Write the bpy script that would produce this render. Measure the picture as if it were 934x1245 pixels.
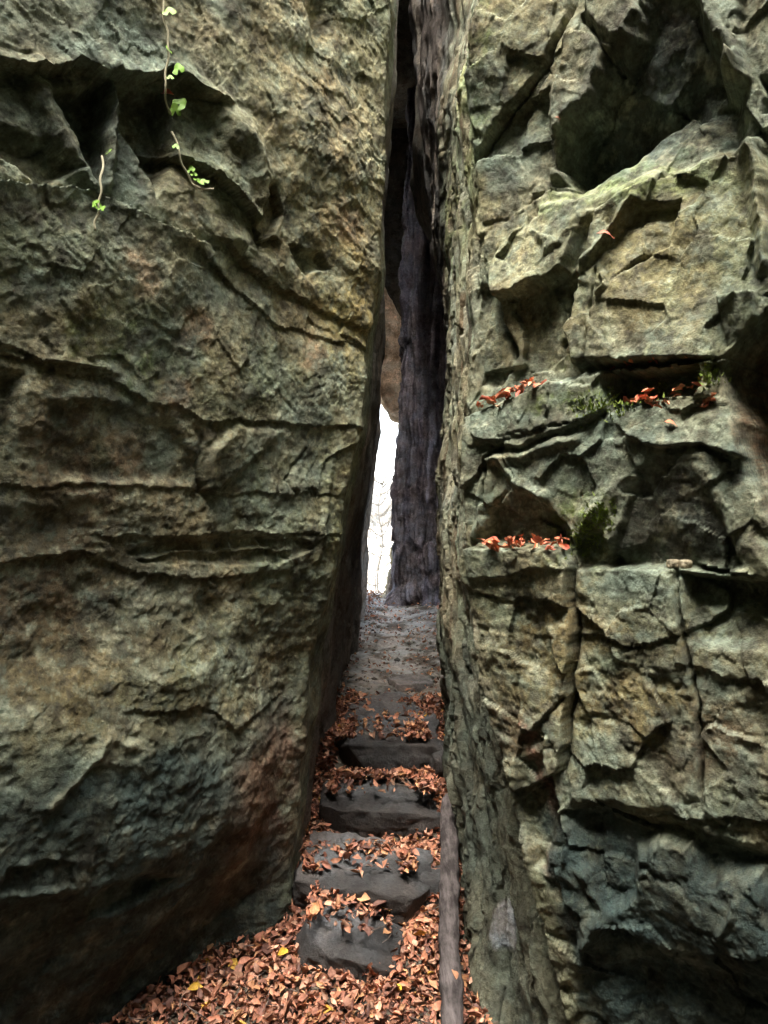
import bpy, bmesh, math, random
import numpy as np
from mathutils import Vector, Matrix
R = math.radians
rng = np.random.default_rng(7)
random.seed(7)
for o in list(bpy.data.objects): bpy.data.objects.remove(o)
SC = bpy.context.scene
COL = SC.collection

# ------------------------------------------------------------------ camera, sky, sun, exposure
FPX = 889.0                     # focal length in photograph pixels (photo is 934 x 1245)
cam_d = bpy.data.cameras.new('camera'); cam = bpy.data.objects.new('camera', cam_d); COL.objects.link(cam)
cam.location = (0, 0, 0); cam.rotation_euler = (R(90), 0, 0)
cam_d.sensor_fit = 'VERTICAL'; cam_d.sensor_height = 24.0; cam_d.sensor_width = 18.0
cam_d.lens = 24.0 * FPX / 1245.0
cam_d.clip_start = 0.05; cam_d.clip_end = 3000
SC.camera = cam
W = bpy.data.worlds.new('World'); SC.world = W; W.use_nodes = True
nt = W.node_tree; nt.nodes.clear()
sky = nt.nodes.new('ShaderNodeTexSky'); sky.sky_type = 'NISHITA'; sky.sun_disc = False
SUN_EL, SUN_AZ = 62.0, 200.0     # azimuth measured clockwise from +Y (the view direction)
sky.sun_elevation = R(SUN_EL); sky.sun_rotation = R(SUN_AZ); sky.dust_density = 4.0; sky.air_density = 1.0; sky.ozone_density = 0.6
hs = nt.nodes.new('ShaderNodeHueSaturation'); hs.inputs['Saturation'].default_value = 0.52
bg = nt.nodes.new('ShaderNodeBackground'); bg.inputs['Strength'].default_value = 0.15
wo = nt.nodes.new('ShaderNodeOutputWorld')
nt.links.new(sky.outputs[0], hs.inputs['Color']); nt.links.new(hs.outputs[0], bg.inputs[0]); nt.links.new(bg.outputs[0], wo.inputs[0])
sd = bpy.data.lights.new('sun', 'SUN'); sun = bpy.data.objects.new('sun', sd); COL.objects.link(sun)
sd.energy = 0.6; sd.angle = R(35); sd.color = (1.0, 0.96, 0.88)
_a, _e = R(SUN_AZ), R(SUN_EL)
sdir = Vector((math.sin(_a)*math.cos(_e), math.cos(_a)*math.cos(_e), math.sin(_e)))
sun.rotation_euler = sdir.to_track_quat('Z', 'Y').to_euler()
SC.view_settings.view_transform = 'Standard'; SC.view_settings.look = 'None'
SC.view_settings.exposure = 3.9; SC.view_settings.gamma = 1.0
SC.cycles.max_bounces = 8; SC.cycles.diffuse_bounces = 7

# ------------------------------------------------------------------ numpy noise
PERM = np.tile(rng.permutation(256), 3).astype(np.int32)
G3 = rng.normal(size=(256, 3)); G3 /= np.linalg.norm(G3, axis=1)[:, None]
GX, GY, GZ = [np.ascontiguousarray(G3[:, i], dtype=np.float32) for i in range(3)]
def perlin(x, y, z):
    f32 = np.float32
    x, y, z = np.broadcast_arrays(np.asarray(x, f32), np.asarray(y, f32), np.asarray(z, f32))
    fx, fy, fz = np.floor(x), np.floor(y), np.floor(z)
    xf, yf, zf = x-fx, y-fy, z-fz
    xi, yi, zi = fx.astype(np.int32) & 255, fy.astype(np.int32) & 255, fz.astype(np.int32) & 255
    f = lambda t: t*t*t*(t*(t*6-15)+10)
    u, v, w = f(xf), f(yf), f(zf)
    def corner(b, dx, dy, dz):
        g = PERM[b+zi+dz]; return GX[g]*(xf-dx)+GY[g]*(yf-dy)+GZ[g]*(zf-dz)
    a0 = PERM[xi]; a1 = PERM[xi+1]; r = []
    for dy in (0, 1):
        b0 = PERM[a0+yi+dy]; b1 = PERM[a1+yi+dy]
        lo = corner(b0, 0, dy, 0); lo += u*(corner(b1, 1, dy, 0)-lo)
        hi = corner(b0, 0, dy, 1); hi += u*(corner(b1, 1, dy, 1)-hi)
        r.append(lo+w*(hi-lo))
    return ((r[0]+v*(r[1]-r[0]))*f32(1.55)).astype(float)
def fbm(x, y, z, octv=4, gain=.5, lac=2.07):
    r = 0; a = 1.0
    for i in range(octv):
        r = r + a*perlin(x+13.1*i, y-7.7*i, z+3.3*i); x = x*lac; y = y*lac; z = z*lac; a *= gain
    return r
def ridged(x, y, z, octv=4, gain=.5, lac=2.1):
    r = 0; a = 1.0
    for i in range(octv):
        r = r + a*(1-2*np.abs(perlin(x+5.1*i, y+9.7*i, z-4.3*i))); x = x*lac; y = y*lac; z = z*lac; a *= gain
    return r
def facets(u, z, cell, seed=0, tilt=1.0, step=.3):
    """broken-rock facets: every jittered cell carries a small tilted plane of its own"""
    U = u/cell; Z = z/cell; iu = np.floor(U).astype(np.int64); iz = np.floor(Z).astype(np.int64)
    best = np.full(U.shape, 1e9); val = np.zeros(U.shape)
    for dx in (-1, 0, 1):
        for dz in (-1, 0, 1):
            h = PERM[(PERM[(iu+dx+seed) & 255] + iz+dz) & 255]
            cx = iu+dx+.5+(PERM[h+1]/255-.5)*.9; cz = iz+dz+.5+(PERM[h+7]/255-.5)*.9
            d = (U-cx)**2+(Z-cz)**2
            v = (PERM[h+31]/255-.5)*step + tilt*((U-cx)*(PERM[h+53]/255-.5)+(Z-cz)*(PERM[h+71]/255-.5))
            m = d < best; best = np.where(m, d, best); val = np.where(m, v, val)
    return val*cell
def sstep(a, b, x):
    t = np.clip((x-a)/(b-a), 0, 1); return t*t*(3-2*t)

# ------------------------------------------------------------------ measured points
def at(px, py, d):              # a point of the photograph at distance d in front of the camera
    return Vector(((px-467)/FPX*d, d, (622.5-py)/FPX*d))
def rib_px(pts, dfun):          # a vertical edge measured as (py, px), standing at distance d
    out = []
    for py, px in pts:
        d = dfun(py) if callable(dfun) else dfun
        p = at(px, py, d); out.append((p.z, p.x, p.y))
    return np.array(sorted(out))
def rib_v(x0, y0, x1=None, y1=None):
    x1 = x0 if x1 is None else x1; y1 = y0 if y1 is None else y1
    return np.array([(-3.0, x0, y0), (9.0, x1, y1)])
def rib_at(rib, z):
    x = np.interp(z, rib[:, 0], rib[:, 1]); y = np.interp(z, rib[:, 0], rib[:, 2]); return x, y

class Wall:
    """a cliff built over upright edges (ribs); u runs along it in metres from the corner, z is height"""
    def __init__(s, ribs, corner, front):
        s.ribs = ribs; s.corner = corner; s.front = front
        zs = np.linspace(-1.9, 2.4, 40); us = [0.0]
        for a, b in zip(ribs[:-1], ribs[1:]):
            ax, ay = rib_at(a, zs); bx, by = rib_at(b, zs); us.append(us[-1]+np.mean(np.hypot(bx-ax, by-ay)))
        s.u = np.array(us)-us[corner]
    def base(s, u, z):
        X = np.stack([rib_at(r, z)[0] for r in s.ribs], -1); Y = np.stack([rib_at(r, z)[1] for r in s.ribs], -1)
        k = np.clip(np.searchsorted(s.u, u, side='right')-1, 0, len(s.ribs)-2)
        t = (u-s.u[k])/(s.u[k+1]-s.u[k]); i = np.indices(k.shape)
        g = lambda A, kk: np.take_along_axis(A, kk[..., None], -1)[..., 0]
        return g(X, k)*(1-t)+g(X, k+1)*t, g(Y, k)*(1-t)+g(Y, k+1)*t
    def uz(s, pts, panel=None, off=0.0):   # photograph pixels -> (u, z) on one panel
        a, b = panel if panel else s.front
        out = []
        for px, py in pts:
            rx, rz = (px-467)/FPX, (622.5-py)/FPX; z = rz*3
            for _ in range(60):
                ax, ay = rib_at(s.ribs[a], z); bx, by = rib_at(s.ribs[b], z)
                fx, fy = bx-ax, by-ay
                if off:
                    L = math.hypot(fx, fy); nx, ny = fy/L, -fx/L
                    if ny > 0: nx, ny = -nx, -ny
                    ax += nx*off; ay += ny*off
                t = (rx*ay-ax)/(fx-rx*fy); z = .5*z+.5*rz*(ay+t*fy)
            out.append((s.u[a]+t*(s.u[b]-s.u[a]), z))
        return np.array(out)

# ---- relief primitives in wall metres
def seg_dist(U, Z, P, closed=False):
    P = np.asarray(P); n = len(P); d = np.full(U.shape, 1e9)
    for i in range(n if closed else n-1):
        a, b = P[i], P[(i+1) % n]; e = b-a; L = max(e@e, 1e-12)
        t = np.clip(((U-a[0])*e[0]+(Z-a[1])*e[1])/L, 0, 1)
        d = np.minimum(d, np.hypot(U-a[0]-t*e[0], Z-a[1]-t*e[1]))
    return d
def poly_sd(U, Z, P):
    P = np.asarray(P); n = len(P); ins = np.zeros(U.shape, bool)
    for i in range(n):
        a, b = P[i], P[(i+1) % n]
        if a[1] == b[1]: continue
        c = (a[1] > Z) != (b[1] > Z)
        ins ^= c & (U < (b[0]-a[0])*(Z-a[1])/(b[1]-a[1])+a[0])
    return np.where(ins, 1, -1)*seg_dist(U, Z, P, True)
def window(U, Z, P, m):
    """the patch of a wall grid that a feature can reach"""
    P = np.asarray(P); u0, z0 = P.min(0)-m; u1, z1 = P.max(0)+m
    cu = np.where((U[len(U)//2] > u0) & (U[len(U)//2] < u1))[0]; cz = np.where((Z[:, Z.shape[1]//2] > z0) & (Z[:, Z.shape[1]//2] < z1))[0]
    if not len(cu) or not len(cz): return None
    return (slice(max(cz[0]-8, 0), cz[-1]+9), slice(max(cu[0]-8, 0), cu[-1]+9))
def local(U, Z, P, m, f):
    out = np.zeros(U.shape); w = window(U, Z, P, m)
    if w is not None: out[w] = f(U[w], Z[w])
    return out
def crack(U, Z, P, w, depth): return local(U, Z, P, .06+3*w, lambda u, z: -depth*np.exp(-(seg_dist(u, z, P)/w)**2))
def ridge(U, Z, P, w, h): return local(U, Z, P, .06+w, lambda u, z: h*np.maximum(0, 1-seg_dist(u, z, P)/w))
def block(U, Z, P, depth, edge, gu=0, gz=0, half=False):
    """a polygon of rock raised (or sunk) by depth, its face tilted by gu, gz"""
    c = np.asarray(P).mean(0)
    return local(U, Z, P, .06+edge, lambda u, z: sstep(-edge if half else -edge*.25, edge, poly_sd(u, z, P))*(depth+gu*(u-c[0])+gz*(z-c[1])))
def lip(U, Z, P, up, hu, dn, hd, fade=.12):
    """a bedding edge: proud by up above the line, sunk by dn below it"""
    P = np.asarray(P); P = P[np.argsort(P[:, 0])]
    def f(u, z):
        dz = z-np.interp(u, P[:, 0], P[:, 1])
        m = sstep(P[0, 0]-fade, P[0, 0]+.02, u)*(1-sstep(P[-1, 0]-.02, P[-1, 0]+fade, u))
        return m*np.where(dz > 0, up*np.exp(-np.abs(dz)/hu), -dn*np.exp(-np.abs(dz)/hd))
    return local(U, Z, P, max(.1+5*max(hu, hd), fade+.1), f)

# ------------------------------------------------------------------ materials
def new_mat(name):
    m = bpy.data.materials.new(name); m.use_nodes = True; n = m.node_tree.nodes; n.clear()
    o = n.new('ShaderNodeOutputMaterial'); b = n.new('ShaderNodeBsdfPrincipled'); m.node_tree.links.new(b.outputs[0], o.inputs[0])
    b.inputs['Roughness'].default_value = .92; b.inputs['Specular IOR Level'].default_value = .25
    return m, n, m.node_tree.links, b
def node(n, t, **kw):
    x = n.new(t)
    for k, v in kw.items():
        if k in x.inputs.keys(): x.inputs[k].default_value = v
        else: setattr(x, k, v)
    return x
def rock_mat(name, bump=1.0, spec=.25, rough=.9, patch=1.0):
    m, n, l, b = new_mat(name); b.inputs['Roughness'].default_value = rough; b.inputs['Specular IOR Level'].default_value = spec
    tc = node(n, 'ShaderNodeTexCoord'); at_ = node(n, 'ShaderNodeAttribute', attribute_name='Col')
    def noise(sc, de, ro, off=0.0):
        q = node(n, 'ShaderNodeTexNoise', Scale=sc, Detail=de, Roughness=ro)
        mp = node(n, 'ShaderNodeMapping'); mp.inputs['Location'].default_value = (off, off*.7, -off); l.new(tc.outputs['Object'], mp.inputs[0]); l.new(mp.outputs[0], q.inputs['Vector']); return q.outputs[0]
    def ramp(src, a, b_, lo, hi, smooth=True):
        r_ = node(n, 'ShaderNodeMapRange'); r_.interpolation_type = 'SMOOTHSTEP' if smooth else 'LINEAR'
        for i, v in zip((1, 2, 3, 4), (a, b_, lo, hi)): r_.inputs[i].default_value = v
        l.new(src, r_.inputs[0]); return r_.outputs[0]
    def math2(op, a, c):
        q = node(n, 'ShaderNodeMath', operation=op)
        for i, v in enumerate((a, c)):
            if isinstance(v, (int, float)): q.inputs[i].default_value = v
            else: l.new(v, q.inputs[i])
        return q.outputs[0]
    grain = noise(60.0, 8.0, .70); big = noise(8.0, 10.0, .70, 3.0); crust = noise(13.0, 12.0, .74, 9.0); fine = noise(170.0, 4.0, .65, 5.0)
    g = ramp(grain, .30, .70, .62, 1.40, False); d = ramp(big, .36, .56, 1-.58*patch, 1.0); c = ramp(crust, .52, .66, 1.0, 1+.75*patch)
    k = math2('MULTIPLY', g, c)
    tint = node(n, 'ShaderNodeMix', data_type='RGBA'); l.new(ramp(big, .36, .56, 0.0, 1.0), tint.inputs[0])
    tint.inputs[6].default_value = (1-.54*patch, 1-.57*patch, 1-.61*patch, 1); tint.inputs[7].default_value = (1, 1, 1, 1)
    warm = node(n, 'ShaderNodeMix', data_type='RGBA'); l.new(ramp(noise(3.5, 8.0, .66, 17.0), .40, .60, 0.0, 1.0), warm.inputs[0])
    warm.inputs[6].default_value = (.90, .985, .98, 1); warm.inputs[7].default_value = (1.06, 1.0, .90, 1)
    tw = node(n, 'ShaderNodeMix', data_type='RGBA', blend_type='MULTIPLY'); tw.inputs[0].default_value = 1; l.new(tint.outputs[2], tw.inputs[6]); l.new(warm.outputs[2], tw.inputs[7])
    kk = node(n, 'ShaderNodeMix', data_type='RGBA', blend_type='MULTIPLY'); kk.inputs[0].default_value = 1; l.new(tw.outputs[2], kk.inputs[6]); l.new(k, kk.inputs[7]); k = kk.outputs[2]
    mx = node(n, 'ShaderNodeMix', data_type='RGBA', blend_type='MULTIPLY'); mx.inputs[0].default_value = 1
    l.new(at_.outputs['Color'], mx.inputs[6]); l.new(k, mx.inputs[7])
    hu = node(n, 'ShaderNodeHueSaturation', Saturation=1.04); l.new(mx.outputs[2], hu.inputs['Color']); l.new(hu.outputs[0], b.inputs['Base Color'])
    h = math2('ADD', math2('MULTIPLY', grain, .45), math2('ADD', math2('MULTIPLY', fine, .25), math2('ADD', math2('MULTIPLY', big, .9), math2('MULTIPLY', c, .35))))
    bp = node(n, 'ShaderNodeBump', Strength=bump, Distance=.015); l.new(h, bp.inputs['Height']); l.new(bp.outputs[0], b.inputs['Normal'])
    return m
ROCK = rock_mat('sandstone')

# ------------------------------------------------------------------ mesh helpers
def mesh_np(name, co, faces, mat, col=None, nrm=None, smooth=True):
    me = bpy.data.meshes.new(name); nv = len(co); nf = len(faces); k = faces.shape[1]
    me.vertices.add(nv); me.vertices.foreach_set('co', np.ascontiguousarray(co, np.float32).ravel())
    me.loops.add(nf*k); me.loops.foreach_set('vertex_index', faces.astype(np.int32).ravel())
    me.polygons.add(nf); me.polygons.foreach_set('loop_start', np.arange(0, nf*k, k, dtype=np.int32))
    me.polygons.foreach_set('use_smooth', np.full(nf, smooth))
    me.update(calc_edges=True)
    if col is not None:
        a = me.color_attributes.new('Col', 'FLOAT_COLOR', 'POINT')
        a.data.foreach_set('color', np.concatenate([col, np.ones((nv, 1))], 1).astype(np.float32).ravel())
    if nrm is not None: me.normals_split_custom_set_from_vertices(np.ascontiguousarray(nrm, np.float32))
    me.materials.append(mat); return me
def link(name, me, parent=None):
    o = bpy.data.objects.new(name, me); COL.objects.link(o); o.parent = parent; return o
def tag(o, label=None, cat=None, group=None, kind=None):
    if label: o['label'] = label
    if cat: o['category'] = cat
    if group: o['group'] = group
    if kind: o['kind'] = kind
    return o
def empty(name, loc=(0, 0, 0)):
    e = bpy.data.objects.new(name, None); COL.objects.link(e); e.location = loc; e.empty_display_size = .1; return e
def grid_faces(nu, nv):
    i = np.arange(nu*nv).reshape(nv, nu)
    return np.stack([i[:-1, :-1], i[:-1, 1:], i[1:, 1:], i[1:, :-1]], -1).reshape(-1, 4)
def vnormals(G):
    du = np.gradient(G, axis=1); dv = np.gradient(G, axis=0); n = np.cross(du, dv); return n/np.maximum(np.linalg.norm(n, axis=-1, keepdims=True), 1e-9)
SURF = {}
def spacing(knots):   # [(value, step at value) ...] -> monotone samples
    out = [knots[0][0]]
    while out[-1] < knots[-1][0]:
        st = np.interp(out[-1], [k[0] for k in knots], [k[1] for k in knots]); out.append(out[-1]+st)
    return np.array(out)
def build_wall(key, wall, us, zs, relief, colour, parts, parent_label, cat, name, part_names, flip=False, smooth_u=5, top=None):
    U, Z = np.meshgrid(us, zs)
    X, Y = wall.base(U, Z)
    for A in (X, Y):                      # round the corners a little
        for _ in range(smooth_u):
            A[:, 1:-1] = .25*A[:, :-2]+.5*A[:, 1:-1]+.25*A[:, 2:]
    P = np.stack([X, Y, Z], -1)
    tx, ty = np.gradient(X, axis=1), np.gradient(Y, axis=1)
    L = np.hypot(tx, ty)+1e-9; N = np.stack([ty/L, -tx/L, np.zeros_like(tx)], -1)
    if flip: N = -N
    for _ in range(6): N[:, 1:-1] = .25*N[:, :-2]+.5*N[:, 1:-1]+.25*N[:, 2:]
    N /= np.linalg.norm(N, axis=-1, keepdims=True)+1e-9
    D = relief(U, Z, P)
    V = P+N*D[..., None]
    if top is not None: V[..., 2] = np.minimum(V[..., 2], top(U))
    nn = vnormals(V); s = np.sign((nn*N).sum(-1).mean()); nn = nn*s
    C = colour(U, Z, V, nn)
    F = grid_faces(len(us), len(zs))
    if s < 0: F = F[:, ::-1]
    fc = V.reshape(-1, 3); SURF[key] = (fc, nn.reshape(-1, 3))
    lab = parts(U, Z)                     # integer label per vertex -> faces go to their own part
    fl = lab.ravel()[F[:, 0]]
    root = empty(name, (float(X[0, len(us)//2]), float(Y[0, len(us)//2]), float(Z[0, 0])))
    tag(root, parent_label, cat)
    bpy.context.view_layer.update()
    cc = C.reshape(-1, 3); cn = nn.reshape(-1, 3)
    org = np.array(root.location)
    for k in np.unique(fl):
        f = F[fl == k]; ids, inv = np.unique(f, return_inverse=True)
        me = mesh_np(part_names[int(k)], fc[ids], inv.reshape(-1, 4), ROCK, cc[ids], cn[ids])
        o = link(part_names[int(k)], me, root); o.matrix_parent_inverse = Matrix.Translation(-root.location)
    return root
PROJ = {}
def surf(key, px, py, out=0.0, tol=4.0):
    """the nearest point of a cliff seen at a measured place"""
    V, N = SURF[key]
    if key not in PROJ:
        ok = np.where((V[:, 1] > .3) & (np.abs(V[:, 0]) < V[:, 1]*.62) & (np.abs(V[:, 2]) < V[:, 1]*.8))[0]
        qx = 467+V[ok, 0]/V[ok, 1]*FPX; qy = 622.5-V[ok, 2]/V[ok, 1]*FPX
        bins = {}; bid = (np.floor(qx/16).astype(int)+100)*1000+np.floor(qy/16).astype(int)+100
        o = np.argsort(bid, kind='stable'); cut = np.where(np.diff(bid[o]))[0]+1
        for g in np.split(o, cut): bins[int(bid[g[0]])] = g
        PROJ[key] = (ok, qx, qy, bins)
    ok, qx, qy, bins = PROJ[key]; g = []
    for i in (-1, 0, 1):
        for j in (-1, 0, 1):
            k = (int(math.floor(px/16))+i+100)*1000+int(math.floor(py/16))+j+100
            if k in bins: g.append(bins[k])
    g = np.concatenate(g); r = np.hypot(qx[g]-px, qy[g]-py); m = g[r < tol]
    i = ok[m[np.argmin(V[ok[m], 1])]] if len(m) else ok[g[np.argmin(r)]]
    return Vector(V[i]+N[i]*out), Vector(N[i])

# palette (linear base colours)
def mixc(c, k, m): return c*(1-m[..., None])+np.asarray(k)*m[..., None]
TAN = (.235, .205, .130); OLIVE = (.158, .168, .105); GREYG = (.180, .205, .160); PALE = (.34, .345, .25); OCHRE = (.30, .245, .105)
TEAL = (.030, .047, .046); RUST = (.17, .088, .052); BROWN = (.135, .098, .062); MOSS = (.085, .115, .028); DARK = (.060, .062, .050); LIME = (.22, .27, .13)
def mottle(C, x, y, z, seed=0.0, k=1.0):
    """lichen crusts, bare spots and dark algae in patches of many sizes"""
    m1 = fbm(x*8+seed, y*8, z*8, 5, .68); m2 = fbm(x*8+seed+31, y*8+7, z*8, 5, .68); m3 = fbm(x*22+seed, y*22+3, z*22, 4, .7)
    C = mixc(C, PALE, sstep(.22, .62, m1)*.55*k); C = mixc(C, DARK, sstep(.18, .60, m2)*.62*k); C = mixc(C, GREYG, sstep(.2, .5, m3)*.5*k)
    return mixc(C, (.075, .072, .055), sstep(.28, .6, -m3)*.6*k)
# ------------------------------------------------------------------ the cliff with the bedding (camera stands before it)
LW = Wall([rib_v(-4.6, -3.0), rib_v(-2.62, .92, -2.05, 1.28),
           rib_px([(1350, 340), (1245, 346), (1060, 356), (930, 362), (800, 374), (700, 392), (600, 416), (520, 438), (450, 446), (380, 447), (300, 456), (150, 466), (0, 477), (-120, 470), (-900, 400)], 3.35),
           rib_px([(790, 443), (735, 443), (680, 445), (600, 449), (570, 451), (545, 458), (520, 457), (495, 454), (470, 450), (400, 452), (300, 458), (0, 470), (-600, 480)], 8.8),
           rib_v(-1.6, 9.9), rib_v(-9, 11.0)], 2, (2, 1))
q = LW.uz
def blobm(U, Z, c, r, ry=None, rot=0):
    ry = ry or r; a = math.radians(rot)
    m = 2.6*max(r, ry)+.15
    def f(u, z):
        du, dz = u-c[0], z-c[1]; x = du*math.cos(a)+dz*math.sin(a); y = -du*math.sin(a)+dz*math.cos(a)
        return np.exp(-(x/r)**2-(y/ry)**2)
    return local(U, Z, [c], m, f)
S = .0033       # metres of wall per photograph pixel, about
def left_relief(U, Z, P):
    x, y, z = P[..., 0], P[..., 1], P[..., 2]
    front = sstep(.12, -.05, U)
    wu = U+.022*fbm(x*5, y*5, z*5, 3)+.006*perlin(x*30, y*30, z*30); wz = Z+.022*fbm(x*5+40, y*5, z*5, 3)+.006*perlin(x*30+9, y*30, z*30)
    D = .05*fbm(x*1.3+3, y*1.3, z*1.3, 2)+.011*ridged(x*3, y*3, z*3.6, 3)
    up = sstep(.15, .7, Z+.25*perlin(U*2, Z*2, 3.3))*front; low = 1-sstep(-.7, -.1, Z)
    # inclined cross-bedding of the upper part
    b = Z+.62*U+.05*perlin(U*2.5, Z*2.5, 7)
    saw = lambda t: 1-(t-np.floor(t))
    mk = sstep(-.05, .45, fbm(U*2.2+3, Z*2.2, 6.6, 3)); mk2 = sstep(.0, .4, fbm(U*3.1+13, Z*3.1, 2.6, 3))
    D += up*(.006*mk*saw(b*6+1.6*fbm(U*3, Z*3, 4, 3))+.004*mk2*saw(b*15+2.2*fbm(U*4, Z*4, 9, 4))+.003*fbm(U*10, b*22, 5.5, 5, .66))+front*.0032*fbm(x*26, y*26, z*26, 3, .7)
    # broad bands of bedding in the middle
    b2 = Z+.12*U
    D += (1-up)*front*(.004*ridged(U*1.2, b2*6, 9.2, 3)+.004*mk*saw(b2*9+1.6*fbm(U*3, Z*3, 14, 4))+.003*fbm(U*10, b2*26, 2.2, 3))
    # weathered pits lower down
    c = fbm(U*9, Z*11, 4.4, 4, .55); mid = sstep(.05, -.2, Z)*front
    D += mid*(-.015*np.maximum(0, c-.05)-.003*np.maximum(0, fbm(U*22, Z*26, 8.8, 2)))
    D += front*.22*facets(wu, wz, .16, 3, .5, .2)*(.35+.65*up)
    D0 = D; D = np.zeros(U.shape)
    if True:
        # shelf and dark hollows under it
        D += lip(wu, wz, q([(-40, 62), (40, 88), (90, 76), (130, 98), (200, 92), (250, 122)]), .03, .07, .07, .15)
        D += block(wu, wz, q([(68, 110), (135, 95), (138, 180), (128, 225), (112, 215), (95, 165)]), -.11, .03)
        D += block(wu, wz, q([(145, 92), (205, 105), (212, 190), (190, 240), (172, 190), (150, 150)]), -.10, .03)
        D += ridge(wu, wz, q([(45, 90), (70, 150), (108, 225)]), .05, .045)
        D += ridge(wu, wz, q([(138, 85), (142, 160), (130, 230)]), .02, .05)
        D += block(wu, wz, q([(0, 150), (60, 160), (105, 205), (60, 225), (0, 190)]), -.07, .03)
        D += ridge(wu, wz, q([(212, 95), (262, 135), (300, 190), (315, 240)]), .07, .05)
        D += lip(wu, wz, q([(205, 185), (260, 215), (300, 260), (318, 290)]), .03, .06, .05, .08)
        D += block(wu, wz, q([(312, 232), (335, 228), (342, 262), (322, 296), (305, 275)]), -.06, .015)
        D += block(wu, wz, q([(350, 300), (392, 302), (402, 325), (372, 335)]), -.06, .015)
        D += lip(wu, wz, q([(-30, 228), (50, 222), (105, 236), (160, 262), (225, 290)]), -.02, .05, -.045, .12)
        D += ridge(wu, wz, q([(275, 282), (330, 320), (390, 352), (450, 395)]), .06, .022)
        D += lip(wu, wz, q([(270, 296), (325, 335), (385, 368), (440, 400)]), .008, .05, .028, .05)
        D += lip(wu, wz, q([(225, 300), (280, 345), (340, 395), (450, 425)]), .006, .05, .012, .08)
        D += blobm(wu, wz, q([(415, 200)])[0], .16, .35, 25)*.05
        D += blobm(wu, wz, q([(110, 330)])[0], .22, .16)*.06
        D += blobm(wu, wz, q([(385, 20)])[0], .05, .12, 0)*-.07
        # middle beds
        D += lip(wu, wz, q([(-40, 402), (30, 428), (70, 455), (130, 462), (190, 492), (250, 508), (300, 515), (370, 512), (440, 522)]), .011, .05, .015, .06)
        D += lip(wu, wz, q([(-40, 415), (40, 440), (110, 452)]), .02, .02, .02, .03)
        D += block(wu, wz, q([(-40, 440), (35, 455), (20, 510), (0, 555), (-40, 560)]), -.09, .05)
        D += block(wu, wz, q([(60, 485), (150, 490), (215, 515), (242, 555), (238, 592), (60, 586), (45, 540)]), -.045, .035)
        D += block(wu, wz, q([(248, 540), (290, 515), (345, 525), (330, 545), (268, 596), (250, 596)]), .045, .03, -.15, .0)
        D += lip(wu, wz, q([(15, 588), (110, 592), (245, 597), (330, 601), (400, 602)]), .007, .03, .009, .04)
        D += crack(wu, wz, q([(20, 590), (110, 594), (245, 599), (330, 603), (400, 603)]), .003, .005)
        D += crack(wu, wz, q([(243, 520), (240, 560), (246, 596)]), .008, .03)
        D += crack(wu, wz, q([(358, 600), (345, 580), (372, 545)]), .008, .02)
        D += lip(wu, wz, q([(385, 596), (395, 560), (430, 540)]), .02, .03, .02, .05)
        D += block(wu, wz, q([(155, 668), (180, 657), (260, 655), (360, 655), (372, 670), (330, 684), (215, 688), (170, 680)]), -.035, .008)
        for xx in (215, 248, 280, 310, 342): D += ridge(wu, wz, q([(xx-3, 655), (xx+4, 686)]), .007, .022)
        D += ridge(wu, wz, q([(165, 674), (260, 672), (350, 668)]), .006, .03)
        D += lip(wu, wz, q([(120, 650), (180, 651), (260, 651), (400, 650)]), .02, .05, .0, .08)
        D += lip(wu, wz, q([(-20, 690), (90, 672), (160, 690), (240, 705), (330, 690)]), .012, .04, .02, .06)
        D += blobm(wu, wz, q([(60, 640)])[0], .15, .06)*-.05
        D += blobm(wu, wz, q([(250, 740)])[0], .10, .06)*-.06
        D += blobm(wu, wz, q([(300, 780)])[0], .10, .07)*-.05
        D += blobm(wu, wz, q([(205, 820)])[0], .13, .08)*.06
        D += blobm(wu, wz, q([(70, 780)])[0], .22, .12)*-.06
        # lower part
        D += ridge(wu, wz, q([(38, 965), (75, 930), (110, 890), (160, 904)]), .03, .028)
        D += lip(wu, wz, q([(150, 860), (220, 850), (270, 880), (330, 850)]), .010, .05, .012, .06)
        D += block(wu, wz, q([(-20, 1035), (20, 1032), (65, 1035), (70, 1060), (20, 1068), (-20, 1066)]), -.04, .012)
        for xx in (6, 38): D += ridge(wu, wz, q([(xx, 1032), (xx+3, 1066)]), .025, .03)
        D += block(wu, wz, q([(105, 1062), (160, 1050), (195, 1062), (150, 1085), (95, 1110), (85, 1090)]), -.07, .03)
        D += block(wu, wz, q([(-30, 1075), (70, 1070), (110, 1110), (60, 1180), (10, 1245), (-30, 1260)]), -.06, .06)
        D += block(wu, wz, q([(240, 960), (330, 900), (372, 880), (372, 1010), (330, 1040), (255, 1060)]), .018, .05)
        D += ridge(wu, wz, q([(190, 1120), (215, 1050), (250, 960)]), .07, .03)
        D += block(wu, wz, q([(180, 1120), (230, 1060), (330, 1045), (352, 1075), (210, 1190), (130, 1245)]), -.04, .06)
        # soft dark side of the corner: lit strip and return
        D += ridge(wu, wz, q([(402, 560), (392, 620), (378, 680)]), .03, .03)
    D = D0+D*(.58+.37*sstep(.75, 1.1, Z)*sstep(-.25, -.55, U))
    # overhang of the base
    D += front*(.11*sstep(-.3, -1.0, Z)-.23*sstep(-1.15, -2.0, Z))*(.12+.88*sstep(-.06, -.38, U))
    # inner side: long vertical flutes
    inn = sstep(.05, .5, U)
    D = D*(1-.35*inn)+inn*(.05*fbm(U*3.0, Z*.5, 1.1, 4)+.02*ridged(U*7, Z*.8, 4.1, 3))*(1-.8*sstep(4.2, 5.2, U))-.03*sstep(4.4, 5.2, U)
    return D
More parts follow.
